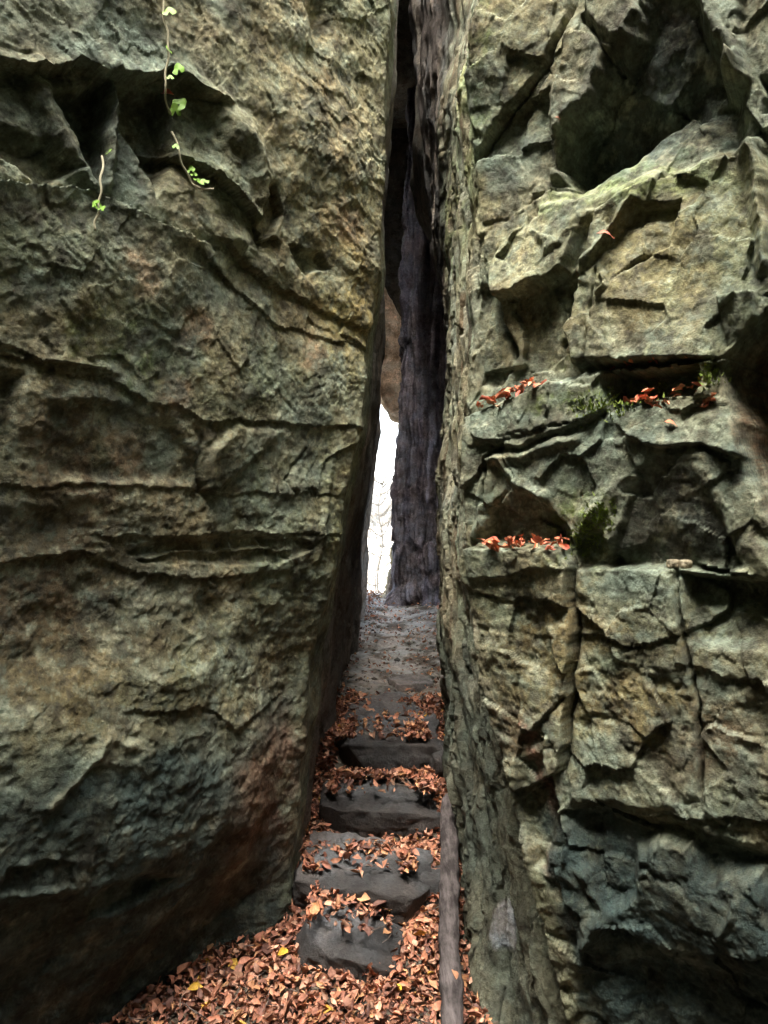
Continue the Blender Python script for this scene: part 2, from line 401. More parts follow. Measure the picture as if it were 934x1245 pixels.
def left_colour(U, Z, V, N):
    x, y, z = V[..., 0], V[..., 1], V[..., 2]
    n1 = fbm(x*2.2, y*2.2, z*2.2+5, 4); n2 = fbm(x*6, y*6, z*6, 4); n3 = fbm(x*14+5, y*14, z*14, 3); n4 = fbm(x*3.1+20, y*3.1, z*3.1, 4)
    b = Z+.62*U
    C = np.zeros(V.shape)+np.array(OLIVE)
    C = mixc(C, TAN, sstep(-.25, .5, n1)*.75)
    C = mixc(C, GREYG, sstep(.05, .5, n4)*.8)
    g = lambda p, r, ry=None, rot=0: blobm(U+.10*n2, Z+.10*n4, q([p])[0], r, ry, rot)
    C = mixc(C, (.275, .240, .145), np.clip(g((390, 200), .30, .75, 12)*1.2, 0, .9))
    C = mixc(C, OCHRE, np.clip(g((425, 360), .14, .38)*.9, 0, .7))
    C = mixc(C, OCHRE, g((420, 620), .10, .30)*.6)
    C = mixc(C, GREYG, np.clip(g((90, 40), .45, .18), 0, .8)); C = mixc(C, GREYG, g((110, 250), .35, .12)*.7)
    C = mixc(C, BROWN, np.clip(g((130, 550), .30, .16)*1.2, 0, .85)*sstep(-.4, .3, n2+.2))
    C = mixc(C, BROWN, np.clip(g((50, 740), .40, .30), 0, .9)); C = mixc(C, BROWN, g((60, 640), .25, .12)*.7)
    C = mixc(C, LIME, g((150, 425), .14, .06, -10)*.5)
    C = mixc(C, MOSS, np.clip(g((150, 430), .22, .10)*1.0, 0, .6)*sstep(-.3, .3, n3))
    C = mixc(C, (.155, .145, .075), g((170, 840), .6, .10)*.8)
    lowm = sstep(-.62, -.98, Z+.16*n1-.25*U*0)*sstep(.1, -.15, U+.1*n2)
    C = mixc(C, TEAL, lowm*.9)  # algae tone, deepened to put the shade at the foot into colour
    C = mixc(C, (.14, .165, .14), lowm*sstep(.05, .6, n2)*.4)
    C = mixc(C, (.11, .098, .055), sstep(-.15, -.5, Z+.2*n1)*(1-lowm)*.6*sstep(-.3, .3, n4+.2))  # lower rock darkened in its colour for the light falling off
    C = mixc(C, DARK, sstep(-.02, .05, poly_sd(U+.03*n2, Z+.03*n3, q([(-40, 90), (60, 85), (140, 98), (212, 110), (210, 200), (150, 232), (100, 215), (40, 200), (-40, 190)])))*.6)  # hollows under the shelf: shade painted in as dark rock
    C = mixc(C, RUST, np.clip(g((315, 950), .16, .30, -20)*1.1, 0, .6)); C = mixc(C, (.15, .095, .075), g((345, 990), .10, .30)*.6)
    C = mixc(C, PALE, sstep(.42, .75, n2)*sstep(-.2, .4, n4)*.55)
    for p, r in (((155, 550), .055), ((236, 405), .05), ((170, 340), .06), ((215, 480), .05), ((420, 270), .07), ((385, 430), .05)):
        C = mixc(C, (.36, .27, .18), np.clip(blobm(U+.05*n3, Z+.05*n2, q([p])[0], r)*1.4, 0, .75))
    C = mixc(C, PALE, np.clip(ridge(U+.01*n3, Z+.01*n2, q([(38, 965), (75, 930), (110, 890), (160, 904)]), .02, 1), 0, 1)*.5)
    C = mixc(C, DARK, sstep(.45, .8, fbm(x*4+9, y*4, z*4, 4))*.5)
    C = mottle(C, x, y, z, 1.0, 1-.75*lowm)
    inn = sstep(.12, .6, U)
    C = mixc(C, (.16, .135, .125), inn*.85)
    return C
L_beds = [q([(-400, 320), (-40, 402), (30, 428), (130, 462), (190, 492), (300, 515), (440, 522), (520, 530)]), q([(-400, 580), (15, 588), (245, 597), (400, 602), (520, 604)]), q([(-400, 850), (0, 850), (150, 860), (220, 850), (270, 880), (380, 850), (480, 850)])]
def left_parts(U, Z):
    lab = np.zeros(U.shape, int)
    for i, Pp in enumerate(L_beds):
        Pp = Pp[np.argsort(Pp[:, 0])]; lab = np.where(Z < np.interp(U, Pp[:, 0], Pp[:, 1]), i+1, lab)
    return np.where(U > .06, 4, lab)
us = spacing([(LW.u[0], .25), (-2.6, .05), (-1.9, .014), (-1.45, .0052), (-.05, .0046), (.05, .004), (.15, .02), (1.2, .07), (5.6, .05), (7.0, .10), (LW.u[-1], .4)])
zs = spacing([(-2.5, .05), (-2.05, .02), (-1.95, .0060), (2.45, .0060), (2.6, .03), (4.5, .08), (8.0, .15)])
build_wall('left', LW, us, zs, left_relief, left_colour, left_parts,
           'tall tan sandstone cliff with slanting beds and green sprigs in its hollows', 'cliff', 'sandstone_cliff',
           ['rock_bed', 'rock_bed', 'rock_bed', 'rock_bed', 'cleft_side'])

# ------------------------------------------------------------------ the blocky cliff with the leaf-covered ledges
RW = Wall([rib_v(4.6, -3.0), rib_v(2.36, 1.36, 2.36, 1.36),
           rib_px([(1400, 705), (1245, 690), (1100, 664), (950, 636), (800, 602), (660, 578), (480, 575), (400, 580), (250, 578), (150, 572), (80, 574), (0, 598), (-300, 640), (-900, 660)], lambda py: float(np.interp(py, [620, 800, 1245], [2.9, 2.85, 2.55]))),
           rib_px([(1400, 592), (1245, 578), (1100, 585), (950, 580), (800, 565), (660, 555), (480, 557), (400, 562), (250, 564), (150, 560), (80, 563), (0, 588), (-300, 625), (-900, 640)], lambda py: float(np.interp(py, [620, 800, 1245], [3.45, 3.4, 2.85]))),
           rib_px([(1100, 552), (950, 545), (850, 539), (740, 535), (620, 532), (500, 540), (400, 545), (250, 549), (150, 553), (80, 557), (0, 580), (-300, 610), (-900, 625)], 4.2),
           rib_px([(900, 575), (735, 570), (500, 560), (420, 550), (350, 536), (300, 526), (200, 513), (100, 505), (0, 501), (-600, 490)], 5.6),
           rib_v(.80, 7.0), rib_v(2.5, 7.0), rib_v(4.5, 5.0)], 2, (2, 1))  # last ribs open a made-up side passage that lets light in
r = RW.uz
rs = lambda pts: RW.uz(pts, off=.05)      # measured on rock that stands proud of the base face
rl = lambda pts: RW.uz(pts, off=.11)
def right_relief(U, Z, P):
    x, y, z = P[..., 0], P[..., 1], P[..., 2]
    front = sstep(.05, -.03, U)
    wu = U+.016*fbm(x*6, y*6, z*6, 3)+.005*perlin(x*32, y*32, z*32); wz = Z+.016*fbm(x*6+40, y*6, z*6, 3)+.005*perlin(x*32+9, y*32, z*32)
    D = .03*fbm(x*1.6+8, y*1.6, z*1.6, 2)
    D += front*(.006*ridged(x*3.4+2, y*3.4, z*3.4, 3)+.65*facets(wu, wz, .17, 11, .5, .25)+.28*facets(wu, wz, .055, 31, .5, .25)+.0042*fbm(x*20, y*20, z*20, 4, .65))
    low = sstep(-.2, -.35, Z)*front
    D += low*(-.022*np.maximum(0, fbm(U*9, Z*12, 6.1, 4, .55)-.05)+.003*fbm(U*6, Z*30, 3.9, 3))
    D0 = D; D = np.zeros(U.shape)
    # top-left block and the diagonal step under it
    D += block(wu, wz, r([(560, 215), (582, 196), (606, 150), (640, 112), (668, 72), (692, 20), (700, -60), (560, -60)]), .07, .012, .25, .1)
    D += crack(wu, wz, r([(582, 198), (606, 152), (668, 74), (694, 18), (700, -30)]), .006, .04)
    D += block(wu, wz, r([(577, 200), (585, 165), (572, 150)]), -.05, .01)
    # big hollow
    D += block(wu, wz, r([(722, 118), (738, 66), (772, 50), (800, -14), (846, -14), (858, 20), (886, 68), (876, 102), (815, 112), (745, 192), (700, 216), (676, 196), (690, 150)]), -.17, .030, -.10, .50, half=True)
    D += block(wu, wz, r([(745, 192), (812, 112), (902, 103), (916, 160), (850, 195), (790, 215), (725, 240), (668, 226), (690, 212)]), -.10, .030, .05, -.60, half=True)
    D += block(wu, wz, r([(712, 10), (735, -60), (775, -60), (780, 20), (764, 46), (742, 50), (722, 32)]), .045, .02, 0, .1)
    D += block(wu, wz, r([(672, 110), (690, 40), (712, 22), (735, 50), (735, 95), (712, 130), (690, 160), (672, 165)]), .02, .015, .2, .1)
    D += crack(wu, wz, r([(710, 15), (730, 55), (745, 75)]), .006, .04)
    D += block(wu, wz, r([(668, 110), (668, 230), (580, 290), (578, 205), (606, 155), (640, 118)]), -.02, .01, .3, .0)
    D += crack(wu, wz, r([(667, 110), (670, 175), (666, 225)]), .005, .03)
    # right rib
    D += ridge(wu, wz, r([(846, -40), (862, 20), (888, 70), (896, 100), (912, 170), (925, 260), (934, 330)]), .035, .07)
    D += block(wu, wz, r([(890, 66), (900, 78), (897, 106), (876, 106), (875, 86)]), .06, .012)
    D += block(wu, wz, r([(898, -60), (1000, -60), (1000, 360), (940, 360), (918, 170), (904, 90)]), -.04, .02)
    D += block(wu, wz, r([(918, 85), (960, 85), (960, 130), (925, 130)]), -.10, .02)
    # sloping shelf and the lumps below
    D += block(wu, wz, rs([(590, 345), (600, 298), (635, 262), (660, 238), (708, 234), (722, 252), (705, 285), (690, 330), (660, 345), (630, 360), (600, 365)]), .06, .018, -.05, -.3)
    D += block(wu, wz, rs([(640, 245), (705, 236), (712, 262), (688, 300), (660, 312), (645, 280)]), .02, .02)
    D += block(wu, wz, rs([(722, 254), (752, 232), (792, 213), (862, 190), (918, 165), (960, 170), (960, 440), (700, 450), (690, 400), (700, 330)]), .055, .02, .05, -.20)
    D += lip(wu, wz, rs([(722, 256), (752, 234), (792, 216), (862, 193), (918, 168)]), -.01, .03, -.02, .05, .03)
    D += block(wu, wz, rs([(772, 244), (830, 238), (815, 300), (740, 350), (700, 345), (735, 300)]), -.03, .012, .2, -.1)
    D += ridge(wu, wz, rs([(770, 243), (735, 300), (695, 332)]), .03, .04)
    D += crack(wu, wz, rs([(695, 332), (685, 380), (678, 445)]), .009, .035)
    D += crack(wu, wz, rs([(724, 330), (726, 380), (722, 445)]), .005, .02)
    D += ridge(wu, wz, rs([(735, 335), (745, 350), (738, 365)]), .012, .03)
    D += crack(wu, wz, rs([(590, 340), (602, 380), (620, 432)]), .012, .06)
    D += block(wu, wz, rs([(560, 345), (592, 345), (608, 380), (622, 440), (600, 470), (575, 470)]), -.02, .012)
    D += block(wu, wz, rs([(878, 365), (925, 358), (930, 400), (890, 430)]), .035, .008, .0, .5)
    # the long ledge and what stands below it (proud)
    D += block(wu, wz, rl([(540, 520), (576, 503), (612, 486), (652, 468), (716, 450), (775, 444), (832, 440), (888, 434), (960, 434), (970, 700), (1000, 1400), (540, 1400)]), .115, .008)
    D += block(wu, wz, rl([(738, 450), (790, 447), (852, 443), (862, 456), (846, 487), (740, 492)]), -.15, .008, 0, -.4)
    D += block(wu, wz, rl([(738, 492), (866, 486), (905, 545), (912, 560), (850, 540), (800, 545), (760, 530)]), .03, .006, 0, -.5)
    D += crack(wu, wz, rl([(738, 445), (735, 480), (742, 495)]), .006, .05)
    D += block(wu, wz, rl([(575, 505), (650, 470), (735, 452), (737, 498), (690, 520), (640, 545), (620, 545), (578, 530)]), .03, .01, .0, -.1)
    D += lip(wu, wz, rl([(575, 540), (640, 530), (700, 508), (735, 500)]), .006, .02, .010, .05, .02)
    D += crack(wu, wz, rl([(590, 610), (596, 560), (618, 540)]), .008, .05)
    D += ridge(wu, wz, rl([(600, 560), (640, 556), (660, 545), (700, 535)]), .03, .03)
    D += ridge(wu, wz, rl([(598, 560), (590, 620), (582, 655)]), .035, .04)
    D += ridge(wu, wz, rl([(606, 552), (640, 590), (662, 600)]), .03, .03)
    D += block(wu, wz, rl([(584, 662), (600, 612), (628, 580), (660, 600), (690, 640), (696, 664)]), -.048, .014, 0, .38)
    # arch
    D += ridge(wu, wz, rl([(700, 650), (742, 602), (796, 553), (850, 553), (896, 636), (934, 690)]), .05, .022)
    D += block(wu, wz, rl([(735, 680), (752, 640), (790, 570), (805, 555), (845, 560), (868, 610), (894, 652), (902, 686), (880, 700), (740, 692)]), -.035, .016, 0, .20)
    D += block(wu, wz, rl([(700, 655), (735, 640), (750, 690), (700, 692)]), -.04, .015)
    # ledge with the second pile of leaves
    D += block(wu, wz, rl([(560, 676), (580, 668), (692, 664), (698, 690), (708, 780), (700, 860), (690, 935), (640, 960), (600, 860), (576, 760)]), .060, .006, -.1, -.02)
    D += block(wu, wz, rl([(580, 668), (690, 665), (694, 688), (640, 698), (584, 700)]), .022, .008)
    D += crack(wu, wz, rl([(697, 685), (708, 780), (701, 860), (690, 935)]), .004, .05)
    D += block(wu, wz, rl([(702, 690), (760, 686), (822, 702), (836, 770), (852, 860), (858, 965), (800, 980), (700, 975), (692, 930), (703, 860), (711, 780)]), .015, .02, 0, .0)
    D += lip(wu, wz, rl([(705, 770), (740, 768), (765, 785), (830, 770)]), .010, .03, .012, .04, .02)
    D += crack(wu, wz, rl([(822, 690), (832, 760), (850, 850), (858, 970)]), .004, .05)
    D += block(wu, wz, rl([(826, 700), (960, 700), (960, 800), (850, 790), (838, 760)]), -.09, .03, 0, -.5)
    D += lip(wu, wz, rl([(850, 690), (890, 694), (915, 694)]), .03, .01, .02, .03, .01)
    # right-hand gap with the brown rock behind
    D += block(wu, wz, rl([(888, 432), (940, 370), (1000, 360), (1000, 690), (934, 625), (906, 562), (886, 485)]), -.40, .05, .0, 0)
    # undercut foot
    D += lip(wu, wz, rl([(690, 978), (760, 988), (820, 985), (960, 995)]), .008, .10, .02, .10, .04)
    D += front*-.07*sstep(rl([(760, 975)])[0][1], rl([(760, 1010)])[0][1], wz)*sstep(-.20, -.34, wu)
    D += block(wu, wz, rl([(768, 1030), (800, 1008), (845, 1015), (860, 1060), (934, 1050), (960, 1180), (790, 1170), (720, 1120), (765, 1080)]), .09, .04, 0, .1)
    D += ridge(wu, wz, rl([(715, 1060), (735, 1110), (712, 1150)]), .04, .05)
    D += block(wu, wz, rl([(690, 1180), (800, 1180), (960, 1200), (960, 1400), (700, 1400)]), -.04, .05)
    D += ridge(wu, wz, rl([(880, 1130), (895, 1110), (898, 1090)]), .015, .02)
    D += block(wu, wz, rl([(640, 915), (672, 905), (682, 990), (668, 1060), (650, 1050), (636, 980)]), -.05, .03)
    D += ridge(wu, wz, rl([(676, 890), (684, 950), (691, 990), (690, 1040)]), .012, .03)
    D = D0+D*sstep(.004, -.035, U+.012*fbm(x*8, y*8, z*8, 2))
    D += front*(.03*sstep(-.6, -1.0, Z)-.14*sstep(-1.1, -2.0, Z))
    # side of the block: vertical streaks and splinters
    side = sstep(-.10, .05, U+.04*fbm(x*5, y*5, z*5, 2))
    amp = .35+1.3*sstep(-.35, .45, fbm(U*5, Z*2.2, 21.1, 2))
    uu = U+.03*fbm(U*4, Z*2.5, 8.1, 3)
    s1 = ridged(uu*13, Z*.9, 2.2, 4, .6)+.6*fbm(uu*55, Z*7, 7.2, 3)
    cut = np.clip(fbm(uu*17, Z*2.6+.5*perlin(U*9, Z*9, 2), 14.1, 4)-.22, 0, .4)
    D += side*((.0045*s1-.08*cut)*amp+.022*fbm(U*5, Z*3.0, 2.5, 3)+.003*fbm(U*26, Z*20, 3.5, 4, .6))*(1+.8*sstep(-.4, -1.0, Z))
    D += side*(.35*facets(uu*1.6, wz*.5, .11, 5, .5, .3)+.35*facets(wu, wz*.6, .15, 8, .5, .3)+.15*facets(wu, wz*.6, .06, 18, .5, .3))
    return D
def right_colour(U, Z, V, N):
    x, y, z = V[..., 0], V[..., 1], V[..., 2]
    n1 = fbm(x*2.4+7, y*2.4, z*2.4, 4); n2 = fbm(x*7, y*7, z*7+3, 4); n3 = fbm(x*16+5, y*16, z*16, 3); n4 = fbm(x*3.3+20, y*3.3, z*3.3, 4)
    C = np.zeros(V.shape)+np.array((.150, .162, .108))
    C = mixc(C, TAN, sstep(-.1, .5, n1)*.6)
    C = mixc(C, GREYG, sstep(.0, .45, n4)*.75)
    g = lambda p, rr, ry=None, rot=0: blobm(U+.07*n2, Z+.07*n4, r([p])[0], rr, ry, rot)
    C = mixc(C, (.215, .195, .115), np.clip(g((640, 80), .16, .25), 0, .8)); C = mixc(C, (.205, .195, .108), np.clip(g((820, 320), .35, .25), 0, .85))
    C = mixc(C, (.30, .275, .165), np.clip(g((640, 300), .16, .16), 0, .8))
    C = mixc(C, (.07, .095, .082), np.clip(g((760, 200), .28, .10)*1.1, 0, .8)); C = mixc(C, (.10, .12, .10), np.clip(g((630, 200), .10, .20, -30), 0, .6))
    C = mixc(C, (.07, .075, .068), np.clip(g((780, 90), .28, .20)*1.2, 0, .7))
    C = mixc(C, (.115, .135, .105), np.clip(g((660, 540), .35, .22), 0, .75)); C = mixc(C, (.15, .18, .145), np.clip(g((870, 580), .3, .2), 0, .8))
    C = mixc(C, (.150, .122, .060), np.clip(g((740, 800), .45, .26)*1.3, 0, .9)*sstep(-.6, .1, n2)); C = mixc(C, (.27, .25, .135), np.clip(g((770, 850), .25, .15), 0, 1)*sstep(.0, .4, n2)*.8)  # ochre-brown blocks, painted darker to carry the light falloff
    C = mixc(C, BROWN, np.clip(g((880, 880), .14, .14), 0, .8)); C = mixc(C, (.20, .12, .07), sstep(-.01, .03, poly_sd(U+.02*n2, Z, rl([(888, 432), (940, 370), (1000, 360), (1000, 690), (934, 625), (906, 562), (886, 485)])))*.9)
    C = mixc(C, BROWN, np.clip(g((650, 880), .12, .12), 0, .7))
    C = mixc(C, (.33, .20, .15), np.clip(ridge(U+.02*n3, Z, r([(668, 870), (682, 945), (690, 990), (688, 1040)]), .035, 1.2), 0, .8))
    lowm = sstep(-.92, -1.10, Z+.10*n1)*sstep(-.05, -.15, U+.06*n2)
    C = mixc(C, TEAL, lowm*.95); C = mixc(C, (.13, .155, .13), lowm*sstep(.15, .6, n2)*.3)  # dark algae colour with the gloom of the foot painted in
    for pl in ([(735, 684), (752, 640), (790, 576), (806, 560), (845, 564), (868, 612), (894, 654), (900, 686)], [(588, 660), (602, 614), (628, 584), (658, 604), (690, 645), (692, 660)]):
        C = mixc(C, (.062, .062, .055), sstep(-.01, .03, poly_sd(U+.02*n3, Z+.02*n2, rl(pl)))*.75)  # facets that face down get their shade as base colour
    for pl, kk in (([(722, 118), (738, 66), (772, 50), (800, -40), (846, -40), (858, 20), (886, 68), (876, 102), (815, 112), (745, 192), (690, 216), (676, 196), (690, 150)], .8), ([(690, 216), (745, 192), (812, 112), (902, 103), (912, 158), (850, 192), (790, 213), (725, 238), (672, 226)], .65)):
        C = mixc(C, (.055, .066, .060), sstep(-.01, .05, poly_sd(U+.03*n3, Z+.03*n2, r(pl)))*kk)  # overhung face of the hollow painted with shade; lower face dark algae
    # paler on upward faces, moss on the shelves
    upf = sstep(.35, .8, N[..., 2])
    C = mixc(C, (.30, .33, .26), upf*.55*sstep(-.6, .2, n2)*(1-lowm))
    C = mixc(C, LIME, np.clip(g((700, 230), .25, .06), 0, .6)*sstep(-.2, .3, n2)); C = mixc(C, LIME, np.clip(g((800, 225), .22, .05, 15), 0, .8))
    for p, a, b_ in (((715, 640), .07, .12), ((700, 492), .14, .025), ((800, 470), .12, .03), ((870, 455), .05, .03), ((580, 90), .08, .22), ((700, 440), .06, .02)):
        C = mixc(C, MOSS, np.clip(blobm(U+.04*n2, Z+.04*n3, r([p])[0], a, b_)*1.5, 0, .85)*sstep(-.45, .25, n3))
    C = mixc(C, DARK, sstep(.45, .8, fbm(x*4+9, y*4, z*4, 4))*.5)
    C = mottle(C, x, y, z, 4.0, 1-.75*lowm)
    side = sstep(-.08, .06, U+.05*n2)
    sc_ = np.zeros(V.shape)+np.array((.235, .228, .165))
    sc_ = mixc(sc_, (.30, .32, .23), sstep(-.1, .5, fbm(U*13, Z*1.6, 5, 4))*.85); sc_ = mixc(sc_, (.16, .12, .08), sstep(.2, .6, fbm(U*15+4, Z*2.6, 9, 4))*.8); sc_ = mixc(sc_, (.27, .28, .24), sstep(.1, .5, n4)*.6)
    sc_ = mixc(sc_, (.24, .30, .12), sstep(.9, 1.5, Z)*sstep(2.3, 1.8, Z)*.5*sstep(-.3, .4, n2))
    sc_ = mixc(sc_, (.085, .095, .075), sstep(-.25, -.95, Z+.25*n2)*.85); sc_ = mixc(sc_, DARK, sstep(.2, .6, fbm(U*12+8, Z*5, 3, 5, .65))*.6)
    C = C*(1-side[..., None])+sc_*side[..., None]
    C = mixc(C, (.25, .26, .28), np.clip(sstep(-.012, .02, poly_sd(U+.02*n3, Z+.03*n2, r([(600, 1100), (618, 1092), (632, 1130), (624, 1165), (604, 1160), (596, 1130)], (2, 3))))*sstep(-.6, .1, n3+.3), 0, .9))
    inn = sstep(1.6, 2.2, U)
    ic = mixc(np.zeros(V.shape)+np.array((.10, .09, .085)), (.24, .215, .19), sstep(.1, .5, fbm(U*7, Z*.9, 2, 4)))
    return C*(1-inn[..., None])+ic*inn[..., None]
R_polys = [(r(p), i) for p, i in (
    ([(540, 215), (582, 196), (606, 150), (640, 112), (668, 72), (692, 20), (700, -300), (540, -300)], 1),
    ([(722, 110), (735, 60), (770, 60), (772, -300), (848, -300), (858, 20), (888, 70), (902, 103), (916, 165), (862, 190), (790, 215), (725, 240), (668, 226), (668, 190), (680, 150)], 2),
    ([(590, 345), (600, 298), (635, 262), (660, 238), (708, 234), (722, 252), (705, 285), (695, 332), (685, 380), (678, 445), (622, 475), (602, 380)], 3),
    ([(722, 252), (792, 213), (918, 165), (1100, 150), (1100, 434), (888, 434), (775, 444), (716, 450), (678, 455), (685, 380), (695, 332)], 4),
    ([(540, 520), (652, 468), (738, 448), (742, 492), (735, 540), (700, 640), (692, 664), (580, 668), (540, 676)], 5),
    ([(738, 448), (888, 434), (886, 485), (906, 562), (934, 625), (1000, 700), (826, 700), (700, 690), (692, 664), (700, 640), (735, 540), (742, 492)], 6),
    ([(540, 676), (692, 664), (697, 685), (708, 780), (701, 860), (690, 935), (688, 980), (600, 980)], 7),
    ([(697, 688), (826, 700), (832, 760), (850, 850), (858, 985), (688, 980), (690, 935), (701, 860), (708, 780)], 8),
    ([(826, 700), (1300, 700), (1300, 990), (858, 985), (850, 850), (832, 760)], 9),
    ([(600, 980), (1300, 990), (1300, 1700), (600, 1700)], 10))]
def right_parts(U, Z):
    lab = np.zeros(U.shape, int)
    for Pp, i in R_polys: lab = np.where(poly_sd(U, Z, Pp) > 0, i, lab)
    return np.where(U > .03, 11, lab)
us = spacing([(RW.u[0], .3), (-2.4, .07), (-1.7, .015), (-1.25, .0055), (-.9, .0042), (.0, .0036), (.1, .0036), (.3, .007), (.65, .012), (1.4, .03), (2.2, .022), (3.2, .03), (4.5, .06), (RW.u[-1], .1)])
zs = spacing([(-2.5, .05), (-2.05, .02), (-1.95, .0058), (2.25, .0058), (2.5, .02), (4.0, .04), (6.0, .10), (8.0, .15)])
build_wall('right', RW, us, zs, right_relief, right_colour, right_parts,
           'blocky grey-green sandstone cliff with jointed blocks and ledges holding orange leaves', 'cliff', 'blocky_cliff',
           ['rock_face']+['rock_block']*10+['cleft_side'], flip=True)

# ------------------------------------------------------------------ back of the cleft
FW = Wall([rib_v(5.0, 8.9), rib_v(2.5, 8.3), rib_px([(800, 560), (-600, 560)], 8.35),  # first ribs form the far side of the added light passage
           rib_px([(800, 480), (730, 480), (640, 478), (600, 477), (545, 482), (480, 484), (400, 486), (300, 490), (0, 499), (-600, 510)], 8.7),
           rib_px([(800, 474), (730, 474), (700, 470), (655, 476), (600, 482), (500, 486), (300, 492), (0, 502), (-600, 512)], 9.7),
           rib_v(.9, 10.6), rib_v(8, 12.0)], 3, (3, 2))
def far_relief(U, Z, P):
    return -.07+.16*sstep(-.75, -1.25, Z+.15*perlin(U*5, 1, 2))*(.4+fbm(U*4, Z*3, 5, 3))+.05*fbm(U*5, Z*.55, 3.1, 4, .55)+.035*ridged(U*9+.25*fbm(U*2, Z*2, 1, 2), Z*.55, 7.7, 4, .55)+.03*fbm(U*6, Z*5, 9, 4)+.5*facets(U*1.3, Z*.55, .22, 2, .6, .4)
def far_colour(U, Z, V, N):
    C = np.zeros(V.shape)+np.array((.150, .135, .170))
    C = mixc(C, (.29, .27, .30), sstep(.25, .7, ridged(U*14, Z*.6, 3.3, 3)*.5)*.6)
    return mixc(C, (.32, .29, .19), sstep(.3, .8, U)*.9)
us = spacing([(FW.u[0], .1), (-.9, .010), (.05, .008), (.3, .02), (1.0, .04), (FW.u[-1], .4)])
zs = spacing([(-2.0, .05), (-1.3, .02), (2.2, .02), (6.5, .04), (8.0, .2)])
build_wall('far', FW, us, zs, far_relief, far_colour, lambda U, Z: (U > 1.0).astype(int),
           'dark fluted rock wall closing the cleft beside its bright opening', 'rock wall', 'fluted_rock_wall', ['fluted_face', 'outer_face'], flip=True)
# ------------------------------------------------------------------ ground
GK = np.array([(-60, -2.6), (-6, -2.05), (0, -2.0), (2.6, -1.97), (3.0, -1.935), (3.30, -1.875), (3.45, -1.77), (3.84, -1.755), (3.97, -1.62), (4.18, -1.55), (4.36, -1.39), (5.0, -1.285), (7, -1.18), (9, -1.10), (10, -1.10), (12, -1.35), (20, -2.6), (60, -5.0), (300, -9.0), (1500, -30.0)])
def ground_z(x, y):
    x = np.asarray(x, float); y = np.asarray(y, float)
    z = np.interp(y, GK[:, 0], GK[:, 1])
    near = np.exp(-((y-5)/6)**2)
    z = z+near*(.025*fbm(x*3, y*3, 2.2, 3)+.012*fbm(x*11, y*11, 5.2, 2))
    z = z-.10*sstep(3.6, 2.4, y)*sstep(.1, -1.2, x)*0 + .035*sstep(4.3, 5.0, y)*sstep(9.5, 8.5, y)*((x-.15)/.4)**2*sstep(1.2, .9, np.abs(x))
    return z
gx = np.concatenate([-np.geomspace(900, 1.5, 22), np.arange(-1.45, 1.46, .02), np.geomspace(1.5, 900, 22)])
gy = np.concatenate([-np.geomspace(900, 3, 14), np.arange(-2.8, 2.2, .2), np.arange(2.2, 5.2, .025), np.arange(5.2, 11, .04), np.geomspace(11.1, 1400, 40)])
X, Y = np.meshgrid(gx, gy); Zg = ground_z(X, Y)
Vg = np.stack([X, Y, Zg], -1)
nA = fbm(X*4, Y*4, 1.0, 4); nB = fbm(X*20, Y*20, 4.0, 3)
Cg = mixc(np.zeros(Vg.shape)+np.array((.085, .066, .050)), (.17, .145, .115), sstep(-.2, .5, nA+.3*nB)*.8)
Cg = mixc(Cg, (.33, .31, .30), sstep(4.3, 6.0, Y)*sstep(-.5, .3, nA+.6*nB)*.9)
Cg = mixc(Cg, (.42, .38, .33), sstep(9.6, 11.0, Y)*.9)  # outer ground coloured paler in place of bright haze
Fg = grid_faces(len(gx), len(gy))
GROUND = rock_mat('forest_soil', 1.0, .3, .8, .6)
g_o = link('ground', mesh_np('ground', Vg.reshape(-1, 3), Fg, GROUND, Cg.reshape(-1, 3))); tag(g_o, kind='structure')

